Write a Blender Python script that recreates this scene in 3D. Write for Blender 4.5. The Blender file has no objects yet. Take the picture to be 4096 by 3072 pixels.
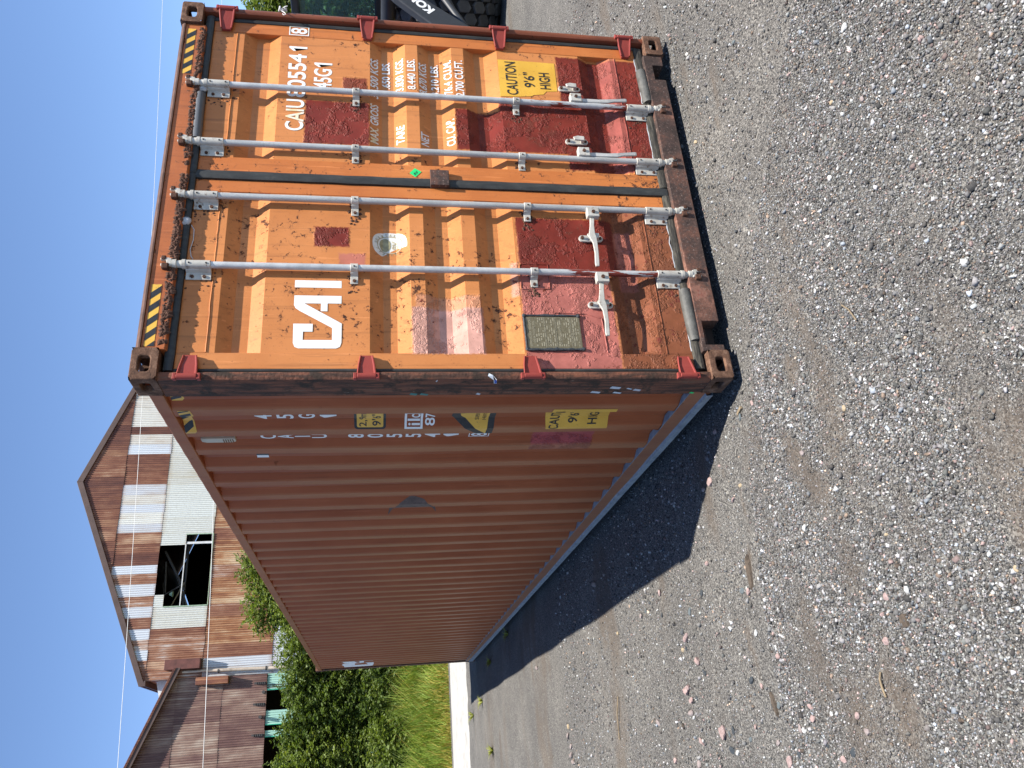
import bpy, bmesh, math, random
import numpy as np
from mathutils import Matrix, Vector, noise as mnoise

R = math.radians
scene = bpy.context.scene
COL = scene.collection

# ------------------------------------------------------------------ camera, sky, sun, exposure
cam_d = bpy.data.cameras.new('camera')
cam = bpy.data.objects.new('camera', cam_d)
COL.objects.link(cam)
cam_d.sensor_fit = 'HORIZONTAL'
cam_d.sensor_width = 36.0
cam_d.lens = 36.0 * 3138.785 / 4096.0
cam_d.clip_start = 0.05
cam_d.clip_end = 3000.0
_r = Vector((-0.07699698, -0.15244537, -0.98530801))      # the phone was turned: picture right is down
_d = Vector((-0.90123865, 0.43330986, 0.00338633))        # picture down is to the left
_f = Vector((0.42642744, 0.88825839, -0.17075321))
_m = Matrix((( _r.x, -_d.x, -_f.x), (_r.y, -_d.y, -_f.y), (_r.z, -_d.z, -_f.z))).to_4x4()
_m.translation = Vector((-1.64403, -3.36114, 1.80206))
cam.matrix_world = _m
scene.camera = cam

SUN = Vector((0.216, -0.323, 0.922)).normalized()
world = bpy.data.worlds.new('World')
scene.world = world
world.use_nodes = True
wn = world.node_tree
sky = wn.nodes.new('ShaderNodeTexSky')
sky.sky_type = 'NISHITA'
sky.sun_disc = False
sky.sun_elevation = math.asin(SUN.z)
sky.sun_rotation = math.atan2(SUN.x, SUN.y)
sky.altitude = 100
sky.air_density = 0.65
sky.dust_density = 0.0
sky.ozone_density = 3.6
wn.links.new(sky.outputs[0], wn.nodes['Background'].inputs[0])
wn.nodes['Background'].inputs[1].default_value = 0.12

sun_d = bpy.data.lights.new('sun', 'SUN')
sun_d.energy = 5.0
sun_d.angle = R(0.53)
sun_d.color = (1.0, 0.955, 0.89)
sun = bpy.data.objects.new('sun', sun_d)
COL.objects.link(sun)
sun.rotation_euler = SUN.to_track_quat('Z', 'Y').to_euler()
sun.location = (6, -12, 20)

vs = scene.view_settings
vs.view_transform = 'Standard'
vs.look = 'None'
vs.exposure = 1.0
vs.gamma = 1.0
scene.cycles.max_bounces = 6
scene.cycles.transparent_max_bounces = 12

# ------------------------------------------------------------------ helpers: node materials
def sr(r, g, b):
    def f(c):
        c /= 255.0
        return c / 12.92 if c <= 0.04045 else ((c + 0.055) / 1.055) ** 2.4
    return (f(r), f(g), f(b), 1.0)

def c4(c):
    return tuple(c) + (1.0,) if len(c) == 3 else tuple(c)

class Mat:
    def __init__(s, name, rough=0.6, metal=0.0, spec=0.5):
        s.m = bpy.data.materials.new(name)
        s.m.use_nodes = True
        s.nt = s.m.node_tree
        s.b = s.nt.nodes['Principled BSDF']
        s.out = s.nt.nodes['Material Output']
        s.set('Roughness', rough); s.set('Metallic', metal); s.set('Specular IOR Level', spec)
        s._co = None
    def set(s, k, v):
        i = s.b.inputs[k]
        if isinstance(v, bpy.types.NodeSocket): s.nt.links.new(v, i)
        else: i.default_value = v
    def n(s, t, ins=None, **props):
        nd = s.nt.nodes.new(t)
        for k, v in props.items(): setattr(nd, k, v)
        for k, v in (ins or {}).items():
            if isinstance(v, bpy.types.NodeSocket): s.nt.links.new(v, nd.inputs[k])
            else: nd.inputs[k].default_value = v
        return nd
    def co(s):
        if s._co is None: s._co = s.n('ShaderNodeTexCoord').outputs['Object']
        return s._co
    def mapped(s, scale=(1, 1, 1), loc=(0, 0, 0), vec=None):
        return s.n('ShaderNodeMapping', {'Vector': vec or s.co(), 'Scale': scale, 'Location': loc}).outputs[0]
    def noise(s, scale, detail=4, rough=0.55, dist=0.0, vec=None, out='Fac'):
        return s.n('ShaderNodeTexNoise', {'Vector': vec or s.co(), 'Scale': scale, 'Detail': detail, 'Roughness': rough, 'Distortion': dist}).outputs[out]
    def vor(s, scale, vec=None, feature='F1', out='Distance', rnd=1.0):
        return s.n('ShaderNodeTexVoronoi', {'Vector': vec or s.co(), 'Scale': scale, 'Randomness': rnd}, feature=feature).outputs[out]
    def ramp(s, fac, stops, interp='LINEAR'):
        nd = s.n('ShaderNodeValToRGB', {'Fac': fac})
        nd.color_ramp.interpolation = interp
        e = nd.color_ramp.elements
        while len(e) < len(stops): e.new(0.5)
        for el, (p, c) in zip(e, stops):
            el.position = p; el.color = c4(c)
        return nd.outputs[0]
    def mr(s, v, a, b, lo=0.0, hi=1.0, smooth=False):
        nd = s.n('ShaderNodeMapRange', {0: v, 1: a, 2: b, 3: lo, 4: hi})
        if smooth: nd.interpolation_type = 'SMOOTHSTEP'
        return nd.outputs[0]
    def ma(s, op, a, b=0.0, clamp=False):
        nd = s.n('ShaderNodeMath', {0: a, 1: b}, operation=op); nd.use_clamp = clamp
        return nd.outputs[0]
    def mix(s, f, a, b, mode='MIX'):
        nd = s.n('ShaderNodeMix', data_type='RGBA', blend_type=mode)
        for k, v in ((0, f), (6, a), (7, b)):
            if isinstance(v, bpy.types.NodeSocket): s.nt.links.new(v, nd.inputs[k])
            else: nd.inputs[k].default_value = v if k == 0 else c4(v)
        return nd.outputs[2]
    def bump(s, h, strength=0.4, dist=0.01):
        s.set('Normal', s.n('ShaderNodeBump', {'Height': h, 'Strength': strength, 'Distance': dist}).outputs[0])
    def attr(s, name, out='Color'):
        return s.n('ShaderNodeAttribute', attribute_name=name).outputs[out]
    def boxmask(s, xs, zs, x0, x1, z0, z1, soft=0.006):
        dx = s.ma('SUBTRACT', s.ma('ABSOLUTE', s.ma('SUBTRACT', xs, (x0 + x1) / 2)), abs(x1 - x0) / 2)
        dz = s.ma('SUBTRACT', s.ma('ABSOLUTE', s.ma('SUBTRACT', zs, (z0 + z1) / 2)), abs(z1 - z0) / 2)
        return s.mr(s.ma('MAXIMUM', dx, dz), soft, -soft)

def flat(name, c, rough=0.6, metal=0.0, var=0.15, vscale=8.0, bump=0.0, spec=0.4):
    M = Mat(name, rough, metal, spec)
    c = c4(c)
    dk = tuple(v * (1 - var) for v in c[:3]); lt = tuple(min(1, v * (1 + var)) for v in c[:3])
    nz = M.noise(vscale, 5, 0.6)
    M.set('Base Color', M.ramp(nz, [(0.3, dk), (0.7, lt)]))
    if bump: M.bump(M.noise(vscale * 4, 5, 0.6), bump, 0.01)
    return M.m

# ------------------------------------------------------------------ helpers: geometry
class MB:
    def __init__(s):
        s.v = []; s.f = []
    def add(s, vs, fs):
        o = len(s.v)
        s.v += [tuple(p) for p in vs]
        s.f += [tuple(i + o for i in f) for f in fs]
        return s
    def box(s, x0, x1, y0, y1, z0, z1):
        return s.add([(x0, y0, z0), (x1, y0, z0), (x1, y1, z0), (x0, y1, z0), (x0, y0, z1), (x1, y0, z1), (x1, y1, z1), (x0, y1, z1)],
                     [(0, 3, 2, 1), (4, 5, 6, 7), (0, 1, 5, 4), (1, 2, 6, 5), (2, 3, 7, 6), (3, 0, 4, 7)])
    def prism(s, poly, axis, a, b):
        # poly: 2-D points; axis 'x': (y,z), 'y': (x,z), 'z': (x,y)
        def mk(p, t):
            return {'x': (t, p[0], p[1]), 'y': (p[0], t, p[1]), 'z': (p[0], p[1], t)}[axis]
        n = len(poly)
        vs = [mk(p, a) for p in poly] + [mk(p, b) for p in poly]
        fs = [tuple(range(n)), tuple(range(2 * n - 1, n - 1, -1))]
        fs += [(i, i + n, (i + 1) % n + n, (i + 1) % n) for i in range(n)]
        return s.add(vs, fs)
    def strip(s, poly, axis, a, b, segs=1):
        # open profile swept along axis
        def mk(p, t):
            return {'x': (t, p[0], p[1]), 'y': (p[0], t, p[1]), 'z': (p[0], p[1], t)}[axis]
        n = len(poly); vs = []
        for k in range(segs + 1):
            vs += [mk(p, a + (b - a) * k / segs) for p in poly]
        fs = []
        for k in range(segs):
            fs += [(k * n + i, k * n + i + 1, (k + 1) * n + i + 1, (k + 1) * n + i) for i in range(n - 1)]
        return s.add(vs, fs)
    def cyl(s, p0, p1, r0, r1=None, n=14, caps=True):
        r1 = r0 if r1 is None else r1
        p0 = Vector(p0); p1 = Vector(p1); d = (p1 - p0).normalized()
        u = d.orthogonal().normalized(); w = d.cross(u)
        vs = []
        for p, r in ((p0, r0), (p1, r1)):
            for i in range(n):
                a = 2 * math.pi * i / n
                vs.append(p + (u * math.cos(a) + w * math.sin(a)) * r)
        fs = [(i, (i + 1) % n, (i + 1) % n + n, i + n) for i in range(n)]
        if caps: fs += [tuple(range(n - 1, -1, -1)), tuple(range(n, 2 * n))]
        return s.add(vs, fs)
    def tube(s, pts, rs, n=8):
        pts = [Vector(p) for p in pts]
        if not hasattr(rs, '__len__'): rs = [rs] * len(pts)
        vs = []; prev = None
        for k, p in enumerate(pts):
            d = (pts[min(k + 1, len(pts) - 1)] - pts[max(k - 1, 0)]).normalized()
            u = d.orthogonal().normalized() if prev is None else (prev - d * prev.dot(d)).normalized()
            prev = u; w = d.cross(u)
            vs += [p + (u * math.cos(2 * math.pi * i / n) + w * math.sin(2 * math.pi * i / n)) * rs[k] for i in range(n)]
        fs = []
        for k in range(len(pts) - 1):
            fs += [(k * n + i, k * n + (i + 1) % n, (k + 1) * n + (i + 1) % n, (k + 1) * n + i) for i in range(n)]
        fs += [tuple(range(n - 1, -1, -1)), tuple(range((len(pts) - 1) * n, len(pts) * n))]
        return s.add(vs, fs)
    def holed(s, o, u, v, w, hw, hh, ou, ov, uw, vw, thick, n=24):
        # plate centred at o spanning 2*uw x 2*vw along u,v with a rounded slot (half sizes hw,hh) at (ou,ov); wall runs along w
        o = Vector(o); u = Vector(u); v = Vector(v); w = Vector(w)
        inn = []; outr = []
        for i in range(n):
            a = 2 * math.pi * (i + 0.5) / n
            c, si = math.cos(a), math.sin(a)
            e = 0.45
            iu = math.copysign(abs(c) ** e, c) * hw + ou; iv = math.copysign(abs(si) ** e, si) * hh + ov
            t = 1.0 / max(abs(c), abs(si))
            inn.append((iu, iv)); outr.append((c * t * uw, si * t * vw))
        vs = [o + u * a + v * b for a, b in outr] + [o + u * a + v * b for a, b in inn] + [o + u * a + v * b + w * thick for a, b in inn]
        fs = [(i, (i + 1) % n, n + (i + 1) % n, n + i) for i in range(n)] + [(n + i, n + (i + 1) % n, 2 * n + (i + 1) % n, 2 * n + i) for i in range(n)]
        return s.add(vs, fs)

LOC = {}
def obj(name, mb, mat, parent=None, smooth=None, bevel=0.0, label=None, fix=True):
    me = bpy.data.meshes.new(name)
    off = LOC.get(parent.name, Vector()) if parent else Vector()
    vs = [(p[0] - off.x, p[1] - off.y, p[2] - off.z) for p in mb.v]
    me.from_pydata(vs, [], mb.f)
    if fix:
        bm = bmesh.new(); bm.from_mesh(me)
        bmesh.ops.recalc_face_normals(bm, faces=bm.faces)
        bm.to_mesh(me); bm.free()
    if smooth is not None:
        me.polygons.foreach_set('use_smooth', [True] * len(me.polygons))
        me.set_sharp_from_angle(angle=R(smooth))
    me.materials.append(mat)
    o = bpy.data.objects.new(name, me)
    COL.objects.link(o)
    if parent:
        o.parent = parent
        LOC[o.name] = off
    if bevel:
        b = o.modifiers.new('bevel', 'BEVEL'); b.width = bevel; b.segments = 2; b.limit_method = 'ANGLE'; b.angle_limit = R(50)
    if label: o['label'] = label
    return o

def thing(name, label, cat, loc=(0, 0, 0), group=None):
    o = bpy.data.objects.new(name, None)
    COL.objects.link(o); o.location = loc; o.empty_display_size = 0.2
    o['label'] = label; o['category'] = cat
    if group: o['group'] = group
    LOC[o.name] = Vector(loc)
    return o

def tag(o, label, cat, group=None, kind=None):
    o['label'] = label
    if cat: o['category'] = cat
    if group: o['group'] = group
    if kind: o['kind'] = kind
    return o

def based(name, mb, mat, loc, label, cat, group=None, smooth=None, bevel=0.0, fix=True):
    """a one-mesh thing whose origin sits at loc"""
    m2 = MB(); m2.v = [(p[0] - loc[0], p[1] - loc[1], p[2] - loc[2]) for p in mb.v]; m2.f = mb.f
    o = obj(name, m2, mat, None, smooth, bevel, fix=fix)
    o.location = loc
    return tag(o, label, cat, group)

def text2d(body, bold=0.0, res=4):
    cu = bpy.data.curves.new('lettering', 'FONT')
    cu.body = body; cu.resolution_u = res; cu.offset = bold; cu.fill_mode = 'FRONT'
    ob = bpy.data.objects.new('lettering', cu)
    COL.objects.link(ob)
    me = bpy.data.meshes.new_from_object(ob)
    vs = [(v.co.x, v.co.y) for v in me.vertices]; fs = [tuple(p.vertices) for p in me.polygons]
    bpy.data.objects.remove(ob); bpy.data.curves.remove(cu); bpy.data.meshes.remove(me)
    return vs, fs

def fit(vf, u0, u1, v0, v1):
    vs, fs = vf
    xs = [p[0] for p in vs]; ys = [p[1] for p in vs]
    a, b, c, d = min(xs), max(xs), min(ys), max(ys)
    return [(u0 + (x - a) / max(b - a, 1e-6) * (u1 - u0), v0 + (y - c) / max(d - c, 1e-6) * (v1 - v0)) for x, y in vs], fs

def poly2d(pts):
    return list(pts), [tuple(range(len(pts)))]

def rect2d(u0, u1, v0, v1):
    return [(u0, v0), (u1, v0), (u1, v1), (u0, v1)], [(0, 1, 2, 3)]

def frame2d(u0, u1, v0, v1, t):
    return ([(u0, v0), (u1, v0), (u1, v1), (u0, v1), (u0 + t, v0 + t), (u1 - t, v0 + t), (u1 - t, v1 - t), (u0 + t, v1 - t)],
            [(0, 1, 5, 4), (1, 2, 6, 5), (2, 3, 7, 6), (3, 0, 4, 7)])

def join2d(*vfs):
    V = []; F = []
    for vs, fs in vfs:
        o = len(V); V += list(vs); F += [tuple(i + o for i in f) for f in fs]
    return V, F

def decal(vf, folds, axis, place):
    """cut a flat drawing at the folds of a pressed sheet (axis 0=u, 1=v) and lay it on with place(u,v)->xyz"""
    vs, fs = vf
    bm = bmesh.new()
    bv = [bm.verts.new((p[0], p[1], 0)) for p in vs]
    for f in fs:
        try: bm.faces.new([bv[i] for i in f])
        except ValueError: pass
    lo = min(p[axis] for p in vs); hi = max(p[axis] for p in vs)
    for q in folds:
        if lo < q < hi:
            co = (q, 0, 0) if axis == 0 else (0, q, 0); no = (1, 0, 0) if axis == 0 else (0, 1, 0)
            bmesh.ops.bisect_plane(bm, geom=bm.verts[:] + bm.edges[:] + bm.faces[:], plane_co=co, plane_no=no)
    bmesh.ops.triangulate(bm, faces=bm.faces)
    bm.verts.index_update()
    mb = MB(); mb.v = [place(v.co.x, v.co.y) for v in bm.verts]; mb.f = [tuple(v.index for v in f.verts) for f in bm.faces]
    bm.free()
    return mb

def vnoise(x, y, seed=0):
    """smooth value noise on numpy arrays, about 0..1"""
    x = np.asarray(x, float); y = np.asarray(y, float)
    xi = np.floor(x).astype(np.int64); yi = np.floor(y).astype(np.int64)
    fx = x - xi; fy = y - yi
    fx = fx * fx * (3 - 2 * fx); fy = fy * fy * (3 - 2 * fy)
    def h(a, b):
        n = (a * 374761393 + b * 668265263 + seed * 1442695041) & 0xFFFFFFFF
        n = ((n ^ (n >> 13)) * 1274126177) & 0xFFFFFFFF
        return ((n ^ (n >> 16)) & 0xFFFF) / 65535.0
    return (h(xi, yi) * (1 - fx) + h(xi + 1, yi) * fx) * (1 - fy) + (h(xi, yi + 1) * (1 - fx) + h(xi + 1, yi + 1) * fx) * fy

def fbm(x, y, seed=0, oct=4):
    t = 0; a = 0.5; s = 0
    for k in range(oct):
        t = t + a * vnoise(x * 2 ** k, y * 2 ** k, seed + k); s += a; a *= 0.55
    return t / s

def setcol(me, cols, domain='POINT'):
    at = me.color_attributes.new('col', 'FLOAT_COLOR', domain)
    at.data.foreach_set('color', np.asarray(cols, np.float32).ravel())

# ------------------------------------------------------------------ the ground
rng = np.random.default_rng(7)
CAMXY = np.array([-1.644, -3.361])

DIRT = [(-.72, .20, .26, .045, -.08, 1.0), (-.67, -.41, .24, .10, .3, .9), (-.20, -.56, .17, .05, -.45, .9), (.37, -.72, .16, .05, -.2, .8),
        (-1.62, -.66, .30, .075, .25, .85), (-1.0, -.97, .18, .05, .2, .55), (.13, -1.83, .26, .06, -.3, .5), (-1.05, -.55, .15, .07, .5, .7), (-.35, .02, .2, .05, -.1, .6),
        (1.5, -.45, .3, .05, -.2, .8), (1.9, -.1, .35, .06, -.25, .7), (-.5, 3.1, .5, .14, .05, .8), (-1.3, .42, .2, .04, .1, .8), (-.35, .36, .12, .03, .4, .7), (-1.5, .95, .35, .10, .1, .4),
        (-.6, .75, .3, .05, -.2, .45), (.8, -.9, .2, .06, -.4, .5)]
def dirt(x, y):
    x = np.asarray(x, float); y = np.asarray(y, float)
    w = fbm(x * 3.1, y * 3.1, 3, 5)
    wy = fbm(x * 3.4, y * 3.4, 9, 5); br = fbm(x * 9, y * 9, 19, 3)
    t = np.zeros_like(x)
    for cx, cy, rx, ry, a, am in DIRT:
        dx = (x - cx) + (w - .5) * .30; dy = (y - cy) + (wy - .5) * .26
        u = dx * math.cos(a) + dy * math.sin(a); v = -dx * math.sin(a) + dy * math.cos(a)
        t = np.maximum(t, am * np.clip(1.25 - ((u / rx) ** 2 + (v / ry) ** 2) * .8 - 1.1 * (br - .45), 0, 1))
    far = np.clip((y - 1.5) / 2, 0, 1)
    yy = y + (fbm(x * .8, y * .8, 21) - .5) * .5
    for c, s, am in ((6.1, .2, .95), (5.1, .12, .35), (7.4, .25, .5), (8.8, .35, .5), (3.3, .1, .45), (10.5, .5, .6), (2.2, .08, .4), (12.2, .5, .4)):
        t = np.maximum(t, far * am * np.exp(-((yy - c) / s) ** 2) * np.clip(fbm(x * .7, y * 2, 5) * 2.2 - .3, 0, 1.2))
    t = np.maximum(t, np.clip((fbm(x * 1.1 + y * .5, y * 3.0 - x * .4, 31, 5) - .53) * 3.6, 0, .75))
    return np.clip(t, 0, 1)

def gz(x, y):
    x = np.asarray(x, float); y = np.asarray(y, float)
    near = np.clip(1 - (np.abs(x) + np.abs(y)) / 60, 0, 1)
    h = (fbm(x * .9, y * .9, 51) - .5) * .05 + (fbm(x * 4, y * 4, 61) - .5) * .022
    # shallow lengthwise ruts left by the trucks
    h = h + .012 * np.sin(y * 3.1 + 2 * vnoise(x * .5, y * .5, 4)) * np.clip((y - 2) / 2, 0, 1)
    inside = ((x > -.06) & (x < 2.5) & (y > -.06) & (y < 12.3))
    h = np.where(inside, np.minimum(h, -.002), h)
    edge = np.clip(np.minimum(np.minimum(x + .30, 2.74 - x), np.minimum(y + .30, 12.5 - y)) / .30, 0, 1)
    return (h * near) * (1 - .7 * edge) - .012 - .035 * edge * near

def lines(a, b, step, lim):
    L = list(np.arange(a, b + step / 2, step))
    s = step
    while L[-1] < lim: s *= 1.5; L.append(min(L[-1] + s, lim))
    s = step
    while L[0] > -lim: s *= 1.5; L.insert(0, max(L[0] - s, -lim))
    return np.array(L)

XS = lines(-4.5, 5.0, .05, 900); YS = lines(-3.0, 13.5, .05, 900)
GX, GY = np.meshgrid(XS, YS)
GZ = gz(GX, GY)
nx, ny = len(XS), len(YS)
gv = np.stack([GX.ravel(), GY.ravel(), GZ.ravel()], 1)
idx = np.arange(nx * ny).reshape(ny, nx)
gf = np.stack([idx[:-1, :-1], idx[:-1, 1:], idx[1:, 1:], idx[1:, :-1]], -1).reshape(-1, 4)
gme = bpy.data.meshes.new('ground')
gme.from_pydata(gv.tolist(), [], gf.tolist())
gme.polygons.foreach_set('use_smooth', [True] * len(gme.polygons))
dm = dirt(GX, GY).ravel()
setcol(gme, np.stack([dm, dm, dm, np.ones_like(dm)], 1))

G = Mat('gravel_ground', .95, 0, .25)
dn = G.ma('MULTIPLY', G.attr('col', 'Fac'), 1.0)
dmask = G.mr(G.ma('ADD', dn, G.ma('MULTIPLY', G.ma('SUBTRACT', G.noise(30, 4), .5), .5)), .22, 1.0, 0, .72, True)
warp = G.n('ShaderNodeMixRGB', {0: .0025, 1: G.co(), 2: G.noise(60, 2, out='Color')}).outputs[0]
cellA = G.vor(210, out='Color'); cellB = G.vor(120, out='Color')
bwA = G.n('ShaderNodeRGBToBW', {0: cellA}).outputs[0]; bwB = G.n('ShaderNodeRGBToBW', {0: cellB}).outputs[0]
stA = G.ramp(bwA, [(0.18, (.040, .038, .036)), (0.38, (.075, .072, .068)), (0.55, (.115, .110, .102)), (0.70, (.165, .158, .145)), (0.85, (.27, .26, .24))])
stB = G.ramp(bwB, [(0.2, (.040, .038, .036)), (0.45, (.090, .087, .082)), (0.62, (.14, .134, .124)), (0.82, (.27, .26, .235))])
pickB = G.mr(G.noise(9, 3), .5, .62)
stone = G.mix(pickB, stA, stB)
soil = G.ramp(G.noise(70, 6, .7), [(.3, (.055, .042, .031)), (.5, (.095, .074, .056)), (.62, (.13, .105, .082)), (.72, (.24, .215, .18))])
tone = G.ramp(G.noise(1.1, 4, .6), [(.3, (.78, .77, .76)), (.7, (1.12, 1.10, 1.06))])
colr = G.mix(dmask, stone, soil)
colr = G.mix(1.0, colr, tone, 'MULTIPLY')
G.set('Base Color', colr)
hA = G.ma('SUBTRACT', 1.0, G.vor(210)); hB = G.ma('SUBTRACT', 1.0, G.vor(120))
hh = G.ma('ADD', G.ma('MULTIPLY', hA, .5), G.ma('MULTIPLY', hB, .5))
hh = G.ma('MULTIPLY', hh, G.mr(dmask, 0, 1, 1, .3))
G.bump(hh, .8, .006)
gme.materials.append(G.m)
ground = bpy.data.objects.new('ground', gme); COL.objects.link(ground)
tag(ground, 'grey gravel yard with brown patches of packed dirt', None, kind='structure')

# loose gravel, stone by stone round the viewer
N0 = 330000
dist = np.sqrt(rng.uniform(1.0, 8.2 ** 2, N0)); dist = np.where(rng.random(N0) < .62, np.sqrt(rng.uniform(1.1, 3.6 ** 2, N0)), dist)
ang = rng.uniform(-35, 35, N0)
px = CAMXY[0] + dist * np.sin(np.radians(ang + 25.65)); py = CAMXY[1] + dist * np.cos(np.radians(ang + 25.65))
pr = np.clip(1.1 - (dist - 3.6) / 6.0, 0, 1)
keep = ~((px > .05) & (px < 2.4) & (py > .1))
dd = dirt(px, py)
pr = pr * (1 - .62 * np.clip(dd * 1.1, 0, 1)) * np.clip(.55 + .9 * fbm(px * 2.5, py * 2.5, 77), .5, 1)
keep &= rng.random(N0) < pr * .66
px, py, dist, dd = px[keep], py[keep], dist[keep], dd[keep]
ns = len(px)
coarse = np.clip(fbm(px * 1.6, py * 1.6, 15) * 2.0 - .55, .2, 1.0)
sz = np.exp(rng.normal(math.log(.0043), .36, ns)) * (.80 + .38 * coarse) * (1 - .25 * dd) * np.clip(.85 + (dist - 2) * .09, .85, 1.3)
sz = sz * np.where(rng.random(ns) < .012 + .02 * ((px < -.9) & (py > 0)), rng.uniform(1.6, 2.6, ns), 1.0)
sz = np.clip(sz * (1 - .2 * dd), .0018, .015)
cube = np.array([(-1, -1, -1), (1, -1, -1), (1, 1, -1), (-1, 1, -1), (-1, -1, 1), (1, -1, 1), (1, 1, 1), (-1, 1, 1)], float) * .72
sv = cube[None] * rng.uniform(.55, 1.2, (ns, 8, 1)) * np.stack([rng.uniform(.8, 1.3, ns), rng.uniform(.7, 1.1, ns), rng.uniform(.5, .9, ns)], 1)[:, None]
ax = rng.normal(size=(ns, 4)); ax /= np.linalg.norm(ax, axis=1, keepdims=True)
qw, qx, qy, qz = ax.T
rm = np.stack([1 - 2 * (qy * qy + qz * qz), 2 * (qx * qy - qz * qw), 2 * (qx * qz + qy * qw), 2 * (qx * qy + qz * qw), 1 - 2 * (qx * qx + qz * qz), 2 * (qy * qz - qx * qw),
               2 * (qx * qz - qy * qw), 2 * (qy * qz + qx * qw), 1 - 2 * (qx * qx + qy * qy)], 1).reshape(ns, 3, 3)
sv = np.einsum('nij,nkj->nki', rm, sv) * sz[:, None, None]
pz = gz(px, py)
sv += np.stack([px, py, pz + sz * .28], 1)[:, None]
cf = np.array([(0, 3, 2, 1), (4, 5, 6, 7), (0, 1, 5, 4), (1, 2, 6, 5), (2, 3, 7, 6), (3, 0, 4, 7)])
sf = (cf[None] + (np.arange(ns) * 8)[:, None, None]).reshape(-1)
sme = bpy.data.meshes.new('gravel')
sme.vertices.add(ns * 8); sme.vertices.foreach_set('co', sv.astype(np.float32).ravel())
sme.loops.add(len(sf)); sme.loops.foreach_set('vertex_index', sf.astype(np.int32))
sme.polygons.add(ns * 6); sme.polygons.foreach_set('loop_start', np.arange(ns * 6, dtype=np.int32) * 4)
sme.update(calc_edges=True)
u = rng.random(ns)
g0 = np.where(u < .16, rng.uniform(.03, .065, ns), np.where(u < .62, rng.uniform(.075, .17, ns), np.where(u < .90, rng.uniform(.17, .29, ns), rng.uniform(.33, .60, ns))))
tint = np.stack([np.ones(ns), np.ones(ns) * .985, np.ones(ns) * .955], 1) * (1 + rng.normal(0, .02, (ns, 3)))
k = rng.random(ns)
tint[k < .05] = (1.35, .98, .72); tint[(k > .05) & (k < .10)] = (1.3, .93, .85); tint[(k > .10) & (k < .18)] = (.88, .97, 1.06)
cc = np.clip(g0[:, None] * tint, 0, .85)
cc = cc * .86 + np.array([.125, .112, .096]) * .14
cc = cc * (1 - .35 * dd[:, None]) + np.array([.11, .086, .065]) * (.35 * dd[:, None])
setcol(sme, np.repeat(np.concatenate([cc, np.ones((ns, 1))], 1), 8, 0))
SM = Mat('gravel_stone', .85, 0, .3)
SM.set('Base Color', SM.mix(.35, SM.attr('col'), SM.mix(1.0, SM.attr('col'), SM.ramp(SM.noise(260, 3), [(.3, (.5, .5, .5)), (.7, (1.5, 1.5, 1.5))]), 'MULTIPLY')))
sme.materials.append(SM.m)
so = bpy.data.objects.new('gravel', sme); COL.objects.link(so)
tag(so, 'loose grey and white gravel stones covering the yard', None, kind='stuff')

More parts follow.
